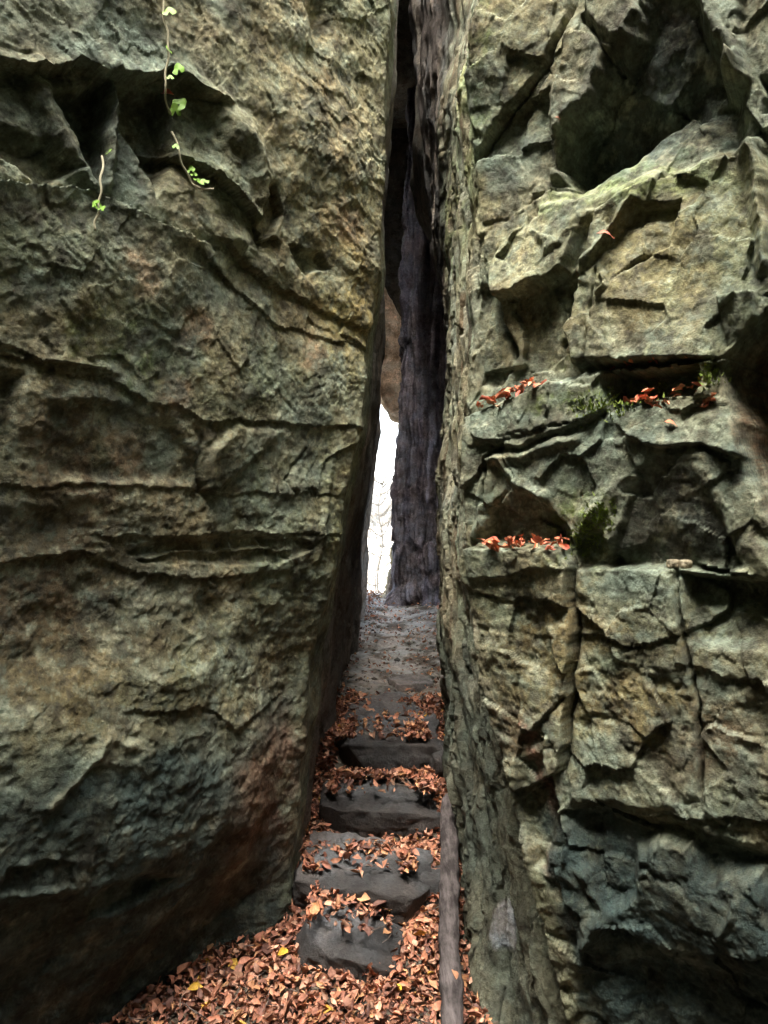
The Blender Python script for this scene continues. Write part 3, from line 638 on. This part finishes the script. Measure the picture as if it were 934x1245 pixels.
# ------------------------------------------------------------------ boulders
def rock_lump(name, c, size, seed, mat, col, subdiv=5, rough=.16, rot=(0, 0, 0), boxy=.55, parent=None, lit_top=None, chop=0):
    bm = bmesh.new(); bmesh.ops.create_cube(bm, size=2.0)
    bmesh.ops.subdivide_edges(bm, edges=bm.edges[:], cuts=subdiv*4, use_grid_fill=True)
    v = np.array([p.co for p in bm.verts]); me = bpy.data.meshes.new(name); bm.to_mesh(me); bm.free()
    l = np.linalg.norm(v, axis=1, keepdims=True); v = v*boxy+(v/l*1.2)*(1-boxy)
    s = np.array(size)/2; w = v*s
    k = 1/np.mean(s)
    n = rough*np.mean(s)*(fbm(w[:, 0]*k*1.1+seed, w[:, 1]*k*1.1, w[:, 2]*k*1.1, 3)+.25*ridged(w[:, 0]*k*3+seed, w[:, 1]*k*3, w[:, 2]*k*3, 3)-.15)
    w = w+v/np.linalg.norm(v, axis=1, keepdims=True)*n[:, None]
    if chop:
        cr_ = np.random.default_rng(int(seed*100)); sm = np.linalg.norm(w, axis=1).max()
        for _ in range(chop):
            dv = cr_.normal(size=3); dv /= np.linalg.norm(dv); pr = w@dv; lim = np.percentile(pr, 98)*cr_.uniform(.84, .95); ex = np.maximum(pr-lim, 0); w = w-dv[None]*ex[:, None]*.9
    M = np.array(Matrix.Rotation(rot[2], 3, 'Z') @ Matrix.Rotation(rot[1], 3, 'Y') @ Matrix.Rotation(rot[0], 3, 'X'))
    w = w@M.T; vn = (v/np.abs(v).max(1, keepdims=True))@M.T
    me.vertices.foreach_set('co', w.astype(np.float32).ravel()); me.polygons.foreach_set('use_smooth', np.ones(len(me.polygons), bool))
    a = me.color_attributes.new('Col', 'FLOAT_COLOR', 'POINT')
    cc = np.zeros((len(w), 3))+np.array(col); nn = fbm(w[:, 0]*9+seed, w[:, 1]*9, w[:, 2]*9, 3)[:, None]; cc = cc*(1+.35*nn)
    if lit_top is not None: cc = mixc(cc, lit_top, sstep(.90, .99, vn[:, 2])*.85)  # upward faces painted paler, as if lit from above
    a.data.foreach_set('color', np.concatenate([cc, np.ones((len(w), 1))], 1).astype(np.float32).ravel())
    me.update(); me.materials.append(mat)
    o = link(name, me, parent); o.location = c; return o
o = rock_lump('hanging_boulder', (.02, 9.25, 1.98), (.62, .7, 1.6), 3.3, ROCK, (.60, .46, .35), 6, .20, (0, R(-24), 0))
tag(o, 'pinkish tan boulder wedged above the bright gap at the end of the cleft', 'boulder')
o = rock_lump('capstone', (-.35, 8.7, 6.2), (2.3, 3.2, 2.2), 9.3, ROCK, (.2, .18, .15), 5, .12)
tag(o, 'huge dark boulder roofing the top of the cleft', 'boulder')
o = rock_lump('capstone', (-.1, 10.2, 4.7), (1.9, 1.0, 4.4), 5.3, ROCK, (.11, .10, .09), 5, .10)
tag(o, 'dark jammed boulder high above the wedged pinkish boulder', 'boulder')
o = rock_lump('capstone', (1.75, 7.6, 4.0), (2.6, 2.4, 3.0), 7.3, ROCK, (.2, .18, .15), 5, .10); tag(o, 'dark slab roofing the added unseen side passage behind the blocky cliff', 'boulder')  # unseen roof over the passage invented to light the far wall

# ------------------------------------------------------------------ unseen rock mass added behind the camera to cut low light
o = rock_lump('cliff', (0, -4.6, 3.5), (16, 5, 13.0), 12.3, ROCK, (.2, .19, .15), 6, .2); tag(o, kind='structure')

# ------------------------------------------------------------------ stone steps
STEP = rock_mat('step_stone', 1.0, .3, .75, .6)
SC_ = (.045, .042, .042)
def step(loc, size, rot, seed, label, col=SC_):
    o = rock_lump('stone_step', loc, size, seed, STEP, col, 8, .17, rot, .84, lit_top=(.115, .108, .110), chop=7); return tag(o, label, 'step', 'rough stone steps climbing into the cleft')  # pale top over near-black sides: lit tops, shaded fronts in the colour
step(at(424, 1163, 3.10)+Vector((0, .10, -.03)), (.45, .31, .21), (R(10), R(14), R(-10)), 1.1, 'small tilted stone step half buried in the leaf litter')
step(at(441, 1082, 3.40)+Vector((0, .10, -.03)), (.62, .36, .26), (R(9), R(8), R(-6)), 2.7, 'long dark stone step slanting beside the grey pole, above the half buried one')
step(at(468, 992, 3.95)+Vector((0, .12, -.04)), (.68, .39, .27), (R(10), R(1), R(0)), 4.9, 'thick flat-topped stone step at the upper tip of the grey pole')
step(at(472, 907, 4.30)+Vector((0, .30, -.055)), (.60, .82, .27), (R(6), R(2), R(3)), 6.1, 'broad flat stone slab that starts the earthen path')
o = rock_lump('stone', at(536, 921, 4.25)+Vector((0, .06, -.02)), (.17, .26, .17), 8.8, STEP, SC_, 5, .18, (0, 0, .2), .8, chop=8); tag(o, 'small squarish dark stone beside the uppermost step slab', 'stone')
o = rock_lump('stone', at(527, 1090, 3.42)+Vector((0, .08, -.01)), (.14, .24, .19), 7.8, STEP, SC_, 5, .18, (0, 0, -.1), .8, chop=8); tag(o, 'small dark block between the slanting step and the grey pole', 'stone')
o = rock_lump('stone', at(500, 835, 5.3)+Vector((0, .1, -.03)), (.3, .3, .12), 4.8, STEP, (.15, .13, .125), 5, .18, (0, 0, .3), .7); tag(o, 'flat trodden stone in the earthen path', 'stone')
for (px, py, lab) in ((817, 686, 'small round pale pebble on the dark shelf under the arch, by the crack'), (831, 688, 'slightly larger pale pebble on the dark shelf under the arch')):
    p, n = surf('right', px, py, .012); o = rock_lump('pebble', p, (.034, .03, .026), px*.1, ROCK, (.42, .36, .26), 2, .2); tag(o, lab, 'pebble')

# ------------------------------------------------------------------ wooden pole
BARK, n, l, b = new_mat('grey_weathered_wood')
tc = node(n, 'ShaderNodeTexCoord'); mp = node(n, 'ShaderNodeMapping'); mp.inputs['Scale'].default_value = (34, 4, 26); l.new(tc.outputs['Object'], mp.inputs[0])
ns = node(n, 'ShaderNodeTexNoise', Scale=1.6, Detail=8.0, Roughness=.65); l.new(mp.outputs[0], ns.inputs['Vector'])
ns2 = node(n, 'ShaderNodeTexNoise', Scale=11.0, Detail=5.0, Roughness=.6); l.new(tc.outputs['Object'], ns2.inputs['Vector'])
cr = node(n, 'ShaderNodeValToRGB'); cr.color_ramp.elements[0].position = .42; cr.color_ramp.elements[0].color = (.035, .029, .027, 1); cr.color_ramp.elements[1].position = .60; cr.color_ramp.elements[1].color = (.135, .115, .108, 1)
mxx = node(n, 'ShaderNodeMath', operation='MULTIPLY_ADD'); mxx.inputs[1].default_value = .5; l.new(ns2.outputs[0], mxx.inputs[0]); 
ms = node(n, 'ShaderNodeMath', operation='MULTIPLY'); ms.inputs[1].default_value = .5; l.new(ns.outputs[0], ms.inputs[0]); l.new(ms.outputs[0], mxx.inputs[2])
l.new(mxx.outputs[0], cr.inputs[0]); l.new(cr.outputs[0], b.inputs['Base Color'])
bp = node(n, 'ShaderNodeBump', Strength=.9, Distance=.012); l.new(ns.outputs[0], bp.inputs['Height']); l.new(bp.outputs[0], b.inputs['Normal'])
def tube_np(pts, rad, seg=16, lump=0.0, seed=0):
    pts = [Vector(p) for p in pts]; V = []; prev = None
    for i, p in enumerate(pts):
        t = (pts[min(i+1, len(pts)-1)]-pts[max(i-1, 0)]).normalized()
        a = t.orthogonal().normalized() if prev is None else (prev-t*prev.dot(t)).normalized(); prev = a; bb = t.cross(a)
        for k in range(seg):
            an = 2*math.pi*k/seg; q_ = p+(a*math.cos(an)+bb*math.sin(an))*rad[i]; V.append(q_)
    V = np.array(V)
    if lump:
        c = np.repeat(np.array(pts), seg, 0); d = V-c
        V = c+d*(1+lump*fbm(V[:, 0]*9+seed, V[:, 1]*9, V[:, 2]*9, 3))[:, None]
    F = []
    for i in range(len(pts)-1):
        for k in range(seg): F.append((i*seg+k, i*seg+(k+1) % seg, (i+1)*seg+(k+1) % seg, (i+1)*seg+k))
    # end caps as fans of quads to a centre vertex
    c0 = len(V); V = np.vstack([V, np.array(pts[0]), np.array(pts[-1])]); off = (len(pts)-1)*seg
    for k in range(0, seg, 2):
        F.append((c0, (k+2) % seg, (k+1) % seg, k)); F.append((c0+1, off+k, off+(k+1) % seg, off+(k+2) % seg))
    return V, np.array(F)
a0, a1 = at(549, 1290, 2.50), at(545, 968, 3.92)
N_ = 110; pts = [a0.lerp(a1, i/N_)+Vector((.004*math.sin(i*.11), 0, .003*math.sin(i*.17))) for i in range(N_+1)]
rad = [float(np.interp(i/N_, [0, .8, .95, 1], [.038, .038, .032, .018])) for i in range(N_+1)]
for kn, kr in ((22, .006), (40, .004), (60, .007), (83, .005)):
    for dk in range(-4, 5): rad[kn+dk] += kr*math.exp(-(dk/2)**2)
V, F = tube_np(pts, rad, 32, .10, 3); c_ = np.vstack([np.repeat(np.array(pts), 32, 0), np.array(pts[0]), np.array(pts[-1])]); V = c_+(V-c_)*(1+.10*ridged(V[:, 0]*60, V[:, 1]*5, V[:, 2]*60, 3))[:, None]; V0 = np.array(a0)
o = link('wooden_pole', mesh_np('wooden_pole', V-V0, F, BARK)); o.location = a0; tag(o, 'long straight grey wooden pole lying along the steps against the blocky cliff', 'pole')

# ------------------------------------------------------------------ fallen leaves
def leaf_mesh(var):
    rs = np.random.default_rng(100+var); n = 5
    wprof = [0.05, .62, 1.0, .78, .06] if var % 2 == 0 else [0.05, .85, .95, .55, .05]
    L = 1.0; wd = (.29, .36, .33, .25, .38, .30)[var % 6]; V = []; fold = rs.uniform(.1, .95); curl = rs.uniform(-1.6, 1.8); tw = rs.uniform(-.6, .6)
    for i in range(n):
        t = i/(n-1); x = (t-.5)*L; a = curl*(t-.5)
        for sgn in (-1, 0, 1):
            w = wd*wprof[i]*(1+.18*rs.normal()*(abs(sgn))); yy = sgn*w*math.cos(fold); zz = abs(sgn)*w*math.sin(fold)+curl*.35*(t-.5)**2*2+tw*sgn*w*(t-.5)+.03*rs.normal()
            V.append((x*math.cos(a*.5), yy, zz))
    F = []
    for i in range(n-1):
        for k in (0, 1): F.append((i*3+k, i*3+k+1, (i+1)*3+k+1, (i+1)*3+k))
    return np.array(V), np.array(F)
LV = [leaf_mesh(i) for i in range(10)]
def leaf_mat(name, attr=None, stops=None):
    m, n, l, b = new_mat(name); b.inputs['Roughness'].default_value = .62; b.inputs['Specular IOR Level'].default_value = .35
    if attr: s = node(n, 'ShaderNodeAttribute', attribute_name='Col').outputs['Color']
    else:
        oi = node(n, 'ShaderNodeObjectInfo'); c = node(n, 'ShaderNodeValToRGB'); l.new(oi.outputs['Random'], c.inputs[0]); e = c.color_ramp.elements
        while len(e) < len(stops): e.new(.5)
        for i, k in enumerate(stops): e[i].position = i/(len(stops)-1); e[i].color = (*k, 1)
        s = c.outputs[0]
    tc = node(n, 'ShaderNodeTexCoord'); nz = node(n, 'ShaderNodeTexNoise', Scale=60.0 if attr else 5.0, Detail=4.0); l.new(tc.outputs['Object'], nz.inputs['Vector'])
    mr = node(n, 'ShaderNodeMapRange'); mr.inputs[1].default_value = .3; mr.inputs[2].default_value = .7; mr.inputs[3].default_value = .7; mr.inputs[4].default_value = 1.3; l.new(nz.outputs[0], mr.inputs[0])
    mx = node(n, 'ShaderNodeMix', data_type='RGBA', blend_type='MULTIPLY'); mx.inputs[0].default_value = 1; l.new(s, mx.inputs[6]); l.new(mr.outputs[0], mx.inputs[7]); l.new(mx.outputs[2], b.inputs['Base Color'])
    return m
PAL = np.array([(.33, .130, .082), (.40, .175, .112), (.25, .098, .066), (.47, .25, .175), (.12, .054, .042), (.36, .15, .090), (.43, .21, .11), (.18, .074, .052)])*np.array((1.15, 1.2, 1.1))
BR = leaf_mat('dry_brown_leaf', stops=[tuple(c) for c in PAL]); ORG = leaf_mat('orange_leaf', stops=[(.50, .13, .06), (.55, .20, .09), (.42, .08, .05), (.58, .30, .16)])
YEL = leaf_mat('yellow_leaf', stops=[(.62, .40, .04), (.60, .33, .07)]); LIT = leaf_mat('leaf_litter', attr=True)
def rotm(rx, ry, rz):
    cx, sx, cy, sy, cz, sz = np.cos(rx), np.sin(rx), np.cos(ry), np.sin(ry), np.cos(rz), np.sin(rz); o = np.ones_like(rx)*0
    A = np.stack([np.stack([cz*cy, cz*sy*sx-sz*cx, cz*sy*cx+sz*sx], -1), np.stack([sz*cy, sz*sy*sx+cz*cx, sz*sy*cx-cz*sx], -1), np.stack([-sy, cy*sx, cy*cx], -1)], -2)
    return A
# where the leaves lie: density along the way in, thin on the tops of the steps and in the worn middle of the path
def left_x(y): return np.interp(y, [1.5, 2.6, 3.35, 9], [-2.6, -1.35, -.62, -.3])
def right_x(y): return np.interp(y, [1.5, 2.6, 4.2, 9], [.62, .40, .38, .70])
P_ = []
STEPBOX = [(3.04, 3.30, -.30, .02, .70), (3.34, 3.52, -.32, .08, .90), (3.86, 4.08, -.25, .17, .93), (4.22, 4.85, -.17, .14, .90)]
while len(P_) < 17000:
    y = rng.uniform(2.1, 5.0) if rng.random() < .82 else rng.uniform(5.0, 10.6)
    xl, xr = left_x(y), right_x(y); x = rng.uniform(xl, xr); keep = 1.0
    for (y0, y1, x0, x1, pr) in STEPBOX:
        if y0 < y < y1 and x0 < x < x1: keep = 1-pr
    if y > 4.9: keep = .75*math.exp(-((x-xl)/.20)**2)+.25*math.exp(-((x-xr)/.12)**2)+.16
    if rng.random() < keep: P_.append((x, y))
P_ = np.array(P_); nl = len(P_)
size = np.clip(rng.lognormal(math.log(.037), .32, nl), .016, .075)*np.where(P_[:, 1] > 5, .8, 1)
top = np.maximum.accumulate(np.zeros(nl))
def step_top(x, y):
    z = ground_z(x, y)
    for (y0, y1, x0, x1, zz) in ((3.06, 3.36, -.33, .03, None), (3.36, 3.62, -.38, .15, -1.665), (3.88, 4.18, -.30, .28, -1.50), (4.24, 5.0, -.28, .26, -1.325)):
        m = (y > y0) & (y < y1) & (x > x0) & (x < x1)
        if zz is None: z = np.where(m, np.maximum(z, -1.80-.22*x), z)
        else: z = np.where(m, np.maximum(z, zz), z)
    return z
lz = step_top(P_[:, 0], P_[:, 1])+rng.uniform(.004, .04, nl)
rx, ry, rz = rng.normal(0, .55, nl), rng.normal(0, .55, nl), rng.uniform(0, 6.28, nl)
M = rotm(rx, ry, rz); var = rng.integers(0, 10, nl)
colr = PAL[rng.integers(0, len(PAL), nl)]*rng.uniform(.45, 1.25, (nl, 1))
yl = rng.random(nl) < .008; colr[yl] = (.55, .33, .06)
# the 230 that show largest (near, lying on top) are single leaves, the rest is litter
score = (lz-step_top(P_[:, 0], P_[:, 1]))/.04 + (P_[:, 1] < 3.1)*1.2 - np.abs(P_[:, 1]-2.95)*.5 - (P_[:, 1] < 2.72)*4
single = np.zeros(nl, bool); single[np.argsort(-score)[:110]] = True
hi = np.where((P_[:, 1] > 3.4) & (P_[:, 1] < 4.3) & ~single)[0]; single[rng.choice(hi, 34, replace=False)] = True
VV, FF, CC = [], [], []; base = 0
for v in range(10):
    ids = np.where((var == v) & ~single)[0]; lv, lf = LV[v]
    w = np.einsum('nij,kj->nki', M[ids], lv)*size[ids][:, None, None]+np.stack([P_[ids, 0], P_[ids, 1], lz[ids]], -1)[:, None, :]
    k = len(lv); VV.append(w.reshape(-1, 3)); CC.append(np.repeat(colr[ids], k, 0))
    FF.append((lf[None]+(np.arange(len(ids))*k)[:, None, None]+base).reshape(-1, 4)); base += len(ids)*k
for k in range(90):                     # thin twigs lying among the leaves
    y = rng.uniform(2.5, 4.4); x = rng.uniform(left_x(y), right_x(y)); a = rng.uniform(0, 6.28); L = rng.uniform(.05, .16); z0 = float(step_top(x, y))+.035
    p0 = np.array([x, y, z0]); e = np.array([math.cos(a)*L, math.sin(a)*L, rng.normal()*.02])
    v2, f2 = tube_np([p0, p0+e*.5+rng.normal(size=3)*.006, p0+e], [.0026, .0022, .0014], 6); VV.append(v2); FF.append(f2+base); base += len(v2); CC.append(np.tile(np.array((.13, .10, .08))*rng.uniform(.5, 1.5), (len(v2), 1)))
o = link('leaf_litter', mesh_np('leaf_litter', np.vstack(VV), np.vstack(FF), LIT, np.vstack(CC))); tag(o, 'thick drift of rusty brown dead leaves covering the ground', 'leaf litter', kind='stuff')
LM = {}
def leaf_obj(v, mat, loc, rot, s, label, group, name='fallen_leaf'):
    key = (v, mat.name)
    if key not in LM: LM[key] = mesh_np('fallen_leaf', LV[v][0], LV[v][1], mat)
    o = link(name, LM[key]); o.location = loc; o.rotation_euler = rot; o.scale = (s, s, s); return tag(o, label, 'leaf', group)
for i in np.where(single)[0]:
    loc = (P_[i, 0], P_[i, 1], lz[i]+.012); rot = (rx[i], ry[i], rz[i])
    if yl[i]: continue
    if P_[i, 1] < 3.36: leaf_obj(int(var[i]), BR, loc, rot, size[i]*1.05, 'dry rusty brown leaf on the litter drift below the slanting step', 'brown leaves on the drift at the foot of the steps')
    else: leaf_obj(int(var[i]), BR, loc, rot, size[i]*1.05, 'dry reddish brown leaf lying between the upper stone steps', 'brown leaves between the upper steps')
def ground_leaf(px, py, mat, label, s=.06, grp=None, rot=None, name='fallen_leaf', v=4):
    rzv = (622.5-py)/FPX; ys = np.linspace(2.4, 9, 1500); z = step_top((px-467)/FPX*ys, ys)+.045
    i = np.argmin(np.abs(z-rzv*ys)); y = ys[i]
    return leaf_obj(v, mat, ((px-467)/FPX*y, y, z[i]), rot or (.5, .1, random.uniform(0, 6)), s, label, grp, name)
for px, py, lab in ((483, 1203, 'bright yellow leaf at the right end of the half buried step'.replace('right end', 'low end')), (343, 1160, 'yellow leaf on brown litter left of the half buried step'.replace('left of', 'just off the high end of')),
                    (305, 1133, 'golden yellow leaf against the foot of the bedded cliff'), (237, 1203, 'pale yellow leaf in the open drift far from the steps'), (511, 1138, 'orange yellow leaf on the drift beside the wooden pole')):
    ground_leaf(px, py, YEL, lab, .062)
leaf_obj(4, BR, tuple(at(551, 1193, 2.70)+Vector((0, -.03, .035))), (.35, 0, 1.7), .06, 'single brown leaf resting on the wooden pole', None)
# leaves on the ledges
def ledge_leaves(key, pts, nmb, mat, label, group, s=(.027, .048), jit=.02):
    V, N = SURF[key]; surf(key, *pts[0]); ok, qx, qy, _ = PROJ[key]
    for k in range(nmb):
        t = random.random()*(len(pts)-1); i = int(t); f = t-i
        px = pts[i][0]*(1-f)+pts[i+1][0]*f; py = pts[i][1]*(1-f)+pts[i+1][1]*f
        c = ok[(np.abs(qx-px) < 6) & (qy-py > -9) & (qy-py < 16)]; c = c[N[c, 2] > .55]
        if len(c): c = c[np.argsort(V[c, 1])]; p = Vector(V[random.choice(list(c[:max(3, len(c)*2//5)]))])
        else: p = surf(key, px, py+3, .0)[0]
        p += Vector((random.gauss(0, jit*.4), random.uniform(-.02, .01), random.uniform(.006, .035)))
        leaf_obj(random.randrange(10), mat, p, (random.gauss(0, .6), random.gauss(0, .6), random.uniform(0, 6.28)), random.uniform(*s), label, group)
ledge_leaves('right', [(582, 496), (605, 488), (630, 476), (652, 467)], 46, ORG, 'orange leaf in the heap on the sloping end of the long ledge', 'leaves heaped on the sloping ledge end')
ledge_leaves('right', [(760, 487), (790, 486), (815, 485), (866, 482)], 34, ORG, 'red orange leaf lying in the niche of the long ledge', 'leaves in the ledge niche')
ledge_leaves('right', [(588, 664), (615, 661), (650, 660), (690, 662)], 56, ORG, 'orange leaf in the heap on the short ledge under the dark hollow', 'leaves heaped on the short ledge')
ledge_leaves('right', [(715, 447), (750, 443), (770, 443), (800, 440), (838, 437)], 9, ORG, 'orange leaf scattered on the upper edge of the long ledge', 'leaves on the upper edge of the long ledge', (.02, .035))
for px, py, s, mat, lab in ((736, 281, .075, ORG, 'bright red leaf caught under the sloping shelf of the blocky cliff'), (694, 691, .05, ORG, 'orange leaf stuck at the top of the vertical crack below the short ledge'),
                       (815, 512, .05, ORG, 'pinkish leaf stuck to the rock below the ledge niche'), (672, 144, .025, ORG, 'tiny pale pink leaf stuck on the rock beside the big dark hollow')):
    p, nn = surf('right', px, py, .012); leaf_obj(3, mat, p, (R(35), R(25), R(-20)), s*.85, lab, None)

# loose pebbles and crumbs trodden into the path
VV, FF, CC = [], [], []; nb = 0
ico = bmesh.new(); bmesh.ops.create_icosphere(ico, subdivisions=1, radius=1.0); IV = np.array([v.co for v in ico.verts]); IF = np.array([[v.index for v in f.verts] for f in ico.faces]); ico.free()
for k in range(900):
    y = 4.3+5.2*rng.random()**1.2; x = rng.uniform(left_x(y)+.03, right_x(y)); s_ = rng.choice([.006, .010, .016, .03], p=[.45, .35, .16, .04])*rng.uniform(.7, 1.4)
    if 4.25 < y < 4.95 and abs(x) < .25 and rng.random() < .7: continue
    v = IV*s_*rng.uniform(.6, 1.2, 3)*(1+.25*rng.normal(size=(len(IV), 1)))*np.array([1, 1, .7]); v = v@rotm(np.array([0.]), np.array([0.]), np.array([rng.uniform(0, 6)]))[0].T
    VV.append(v+np.array([x, y, float(step_top(x, y))+s_*.25])); FF.append(IF+nb); nb += len(IV); CC.append(np.tile(np.array((.26, .235, .215))*rng.uniform(.4, 1.3), (len(IV), 1)))
o = link('gravel', mesh_np('gravel', np.vstack(VV), np.vstack(FF), GROUND, np.vstack(CC), smooth=False)); tag(o, 'loose grey gravel trodden into the earthen path', 'gravel', kind='stuff')

# ------------------------------------------------------------------ green sprigs
GRN, n, l, b = new_mat('fresh_green_leaf'); b.inputs['Base Color'].default_value = (.17, .31, .045, 1); b.inputs['Roughness'].default_value = .5
STEM, n, l, b = new_mat('pale_stem'); b.inputs['Base Color'].default_value = (.36, .33, .22, 1)
def lobed(v):
    rs = np.random.default_rng(v); k = 15; V = [(0, 0, 0)]
    for i in range(k):
        a = -2.7+5.4*i/(k-1); rr = .5*(1+.17*math.cos(a*2.9))+rs.normal()*.02; V.append((rr*math.sin(a), rr*math.cos(a), .05*math.cos(a*3)+.02*rs.normal()))
    return np.array(V), np.array([(0, i, i+1) for i in range(1, k)])
SPL = [mesh_np('leaf', *lobed(i), GRN) for i in range(3)]
def sprig(pts, leaves, label):
    ds = [surf('left', x, y, .02)[0].y for x, y in pts]; ds = [min(ds[:i+1][-2:]+ds[i:i+2]) for i in range(len(ds))]
    W_ = [at(x, y, d) for (x, y), d in zip(pts, ds)]
    root = empty('vine_sprig', W_[0]); tag(root, label, 'vine', 'green sprigs hanging on the bedded cliff')
    fine = []
    for i in range(len(W_)-1):
        for k in range(6): fine.append(W_[i].lerp(W_[i+1], k/6))
    fine.append(W_[-1])
    fine = [f_+Vector((.006*math.sin(i*.9+len(pts)), 0, .003*math.sin(i*1.7))) for i, f_ in enumerate(fine)]
    for _ in range(3): fine = [fine[0]]+[fine[i]*.5+(fine[i-1]+fine[i+1])*.25 for i in range(1, len(fine)-1)]+[fine[-1]]
    V, F = tube_np([p-W_[0] for p in fine], [.0038]*len(fine), 8); link('stem', mesh_np('stem', V, F, STEM), root)
    for i, (x, y, s) in enumerate(leaves):
        k_ = min(range(len(pts)), key=lambda a: (pts[a][0]-x)**2+(pts[a][1]-y)**2); p = at(x, y, min(surf('left', x, y, .03)[0].y, ds[k_])-.004); o = link('leaf', SPL[i % 3], root); o.location = p-W_[0]; o.scale = (s*.85,)*3
        o.rotation_euler = (R(65)+random.gauss(0, .25), random.gauss(0, .3), R(18)+random.gauss(0, .4))
sprig([(197, -12), (200, 25), (206, 50), (203, 80), (200, 110), (206, 140)], [(206, 14, .055), (205, 60, .034), (217, 84, .05), (207, 94, .03), (219, 126, .055), (213, 134, .05)], 'longest green vine sprig hanging over the shelf edge with lobed leaves')
sprig([(211, 160), (220, 195), (232, 222), (245, 230), (258, 230)], [(214, 178, .03), (232, 206, .04), (236, 212, .03), (248, 221, .04), (240, 219, .03)], 'curved green vine sprig with three small leaves below the shelf')
sprig([(126, 190), (123, 215), (122, 240), (118, 262), (114, 280)], [(133, 184, .035), (120, 250, .045), (116, 247, .035), (124, 253, .03)], 'short pale vine sprig hanging below the dark hollow')
p, nn = surf('left', 204, 118, .03); leaf_obj(1, ORG, p, (R(70), .3, -.6), .06, 'withered reddish leaf beside the longest green sprig', None)

# moss tufts and tiny ledge plants
MOSSM, n, l, b = new_mat('bright_moss'); b.inputs['Base Color'].default_value = (.15, .20, .04, 1)
def moss(ptsr, nmb, label, h=.014):
    V, F = [], []
    for k in range(nmb):
        px, py = random.choice(ptsr); p, nn = surf('right', px+random.gauss(0, 9), py+random.gauss(0, 7), .0)
        a = random.uniform(0, 6.28); t = Vector((math.cos(a), math.sin(a), 0))*h*.35; up = (nn*.6+Vector((random.gauss(0, .4), random.gauss(0, .4), .7))).normalized()*h*random.uniform(.6, 1.4)
        i = len(V); V += [p-t, p+t, p+up]; F.append((i, i+1, i+2))
    o = link('moss', mesh_np('moss', np.array(V), np.array(F), MOSSM, smooth=False)); tag(o, label, 'moss', kind='stuff')
moss([(705, 660), (715, 645), (722, 632), (712, 652), (728, 620)], 500, 'green moss growing in the corner by the short ledge')
moss([(750, 488), (770, 478), (790, 472), (860, 458), (745, 494), (705, 496), (720, 494)], 500, 'green moss lining the niche of the long ledge')

# ------------------------------------------------------------------ saplings and bushes outside the far opening
TW, n, l, b = new_mat('sapling_bark'); b.inputs['Base Color'].default_value = (.33, .31, .28, 1)
def sapling(base, h, seed, label, lean=0.0):
    rs = random.Random(seed); root = empty('sapling', base); tag(root, label, 'sapling', 'thin bare saplings beyond the cleft')
    tr = [Vector((lean*t+.04*math.sin(t*5+seed), .03*math.sin(t*7), t)) for t in np.linspace(0, h, 14)]
    V, F = tube_np(tr, [float(np.interp(i/13, [0, 1], [.018, .005])) for i in range(14)], 8); link('trunk', mesh_np('trunk', V, F, TW), root)
    for k in range(24):
        t = rs.uniform(.15, .95); p = tr[int(t*13)]; a = rs.uniform(0, 6.28); L = h*.28*(1.15-t)+.2; pts = []; rd = []
        for j in range(6):
            f = j/5; pts.append(p+Vector((math.cos(a)*L*f, math.sin(a)*L*f, L*.7*f*f+.2*L*f+rs.gauss(0, .015)))); rd.append(.010*(1-f)+.003)
        V, F = tube_np(pts, rd, 6); VV, FF = [V], [F]; nb = len(V)
        for j in range(2, 6):
            for q_ in range(2):
                a2 = a+rs.uniform(-1.2, 1.2); p2 = pts[j]; l2 = L*.35
                v2, f2 = tube_np([p2, p2+Vector((math.cos(a2)*l2*.5, math.sin(a2)*l2*.5, l2*.3)), p2+Vector((math.cos(a2)*l2, math.sin(a2)*l2, l2*.7))], [.005, .004, .002], 6)
                VV.append(v2); FF.append(f2+nb); nb += len(v2)
        link('branch', mesh_np('branch', np.vstack(VV), np.vstack(FF), TW), root)
for (px, y, h, s, ln, lab) in ((461, 13.0, 2.4, 3, .02, 'thin bare sapling standing in the bright opening at the end of the cleft'), (450, 17.0, 3.0, 8, .05, 'twiggy sapling farther out behind the bare one in the bright opening'), (472, 20.0, 3.4, 5, -.08, 'slender leaning sapling farthest out in the bright opening'), (456, 14.5, 2.0, 21, .1, 'short forked sapling close behind the thin bare one in the bright opening')):
    x = (px-467)/FPX*y; sapling((x, y, float(ground_z(x, y))-.03), h, s, lab, ln)
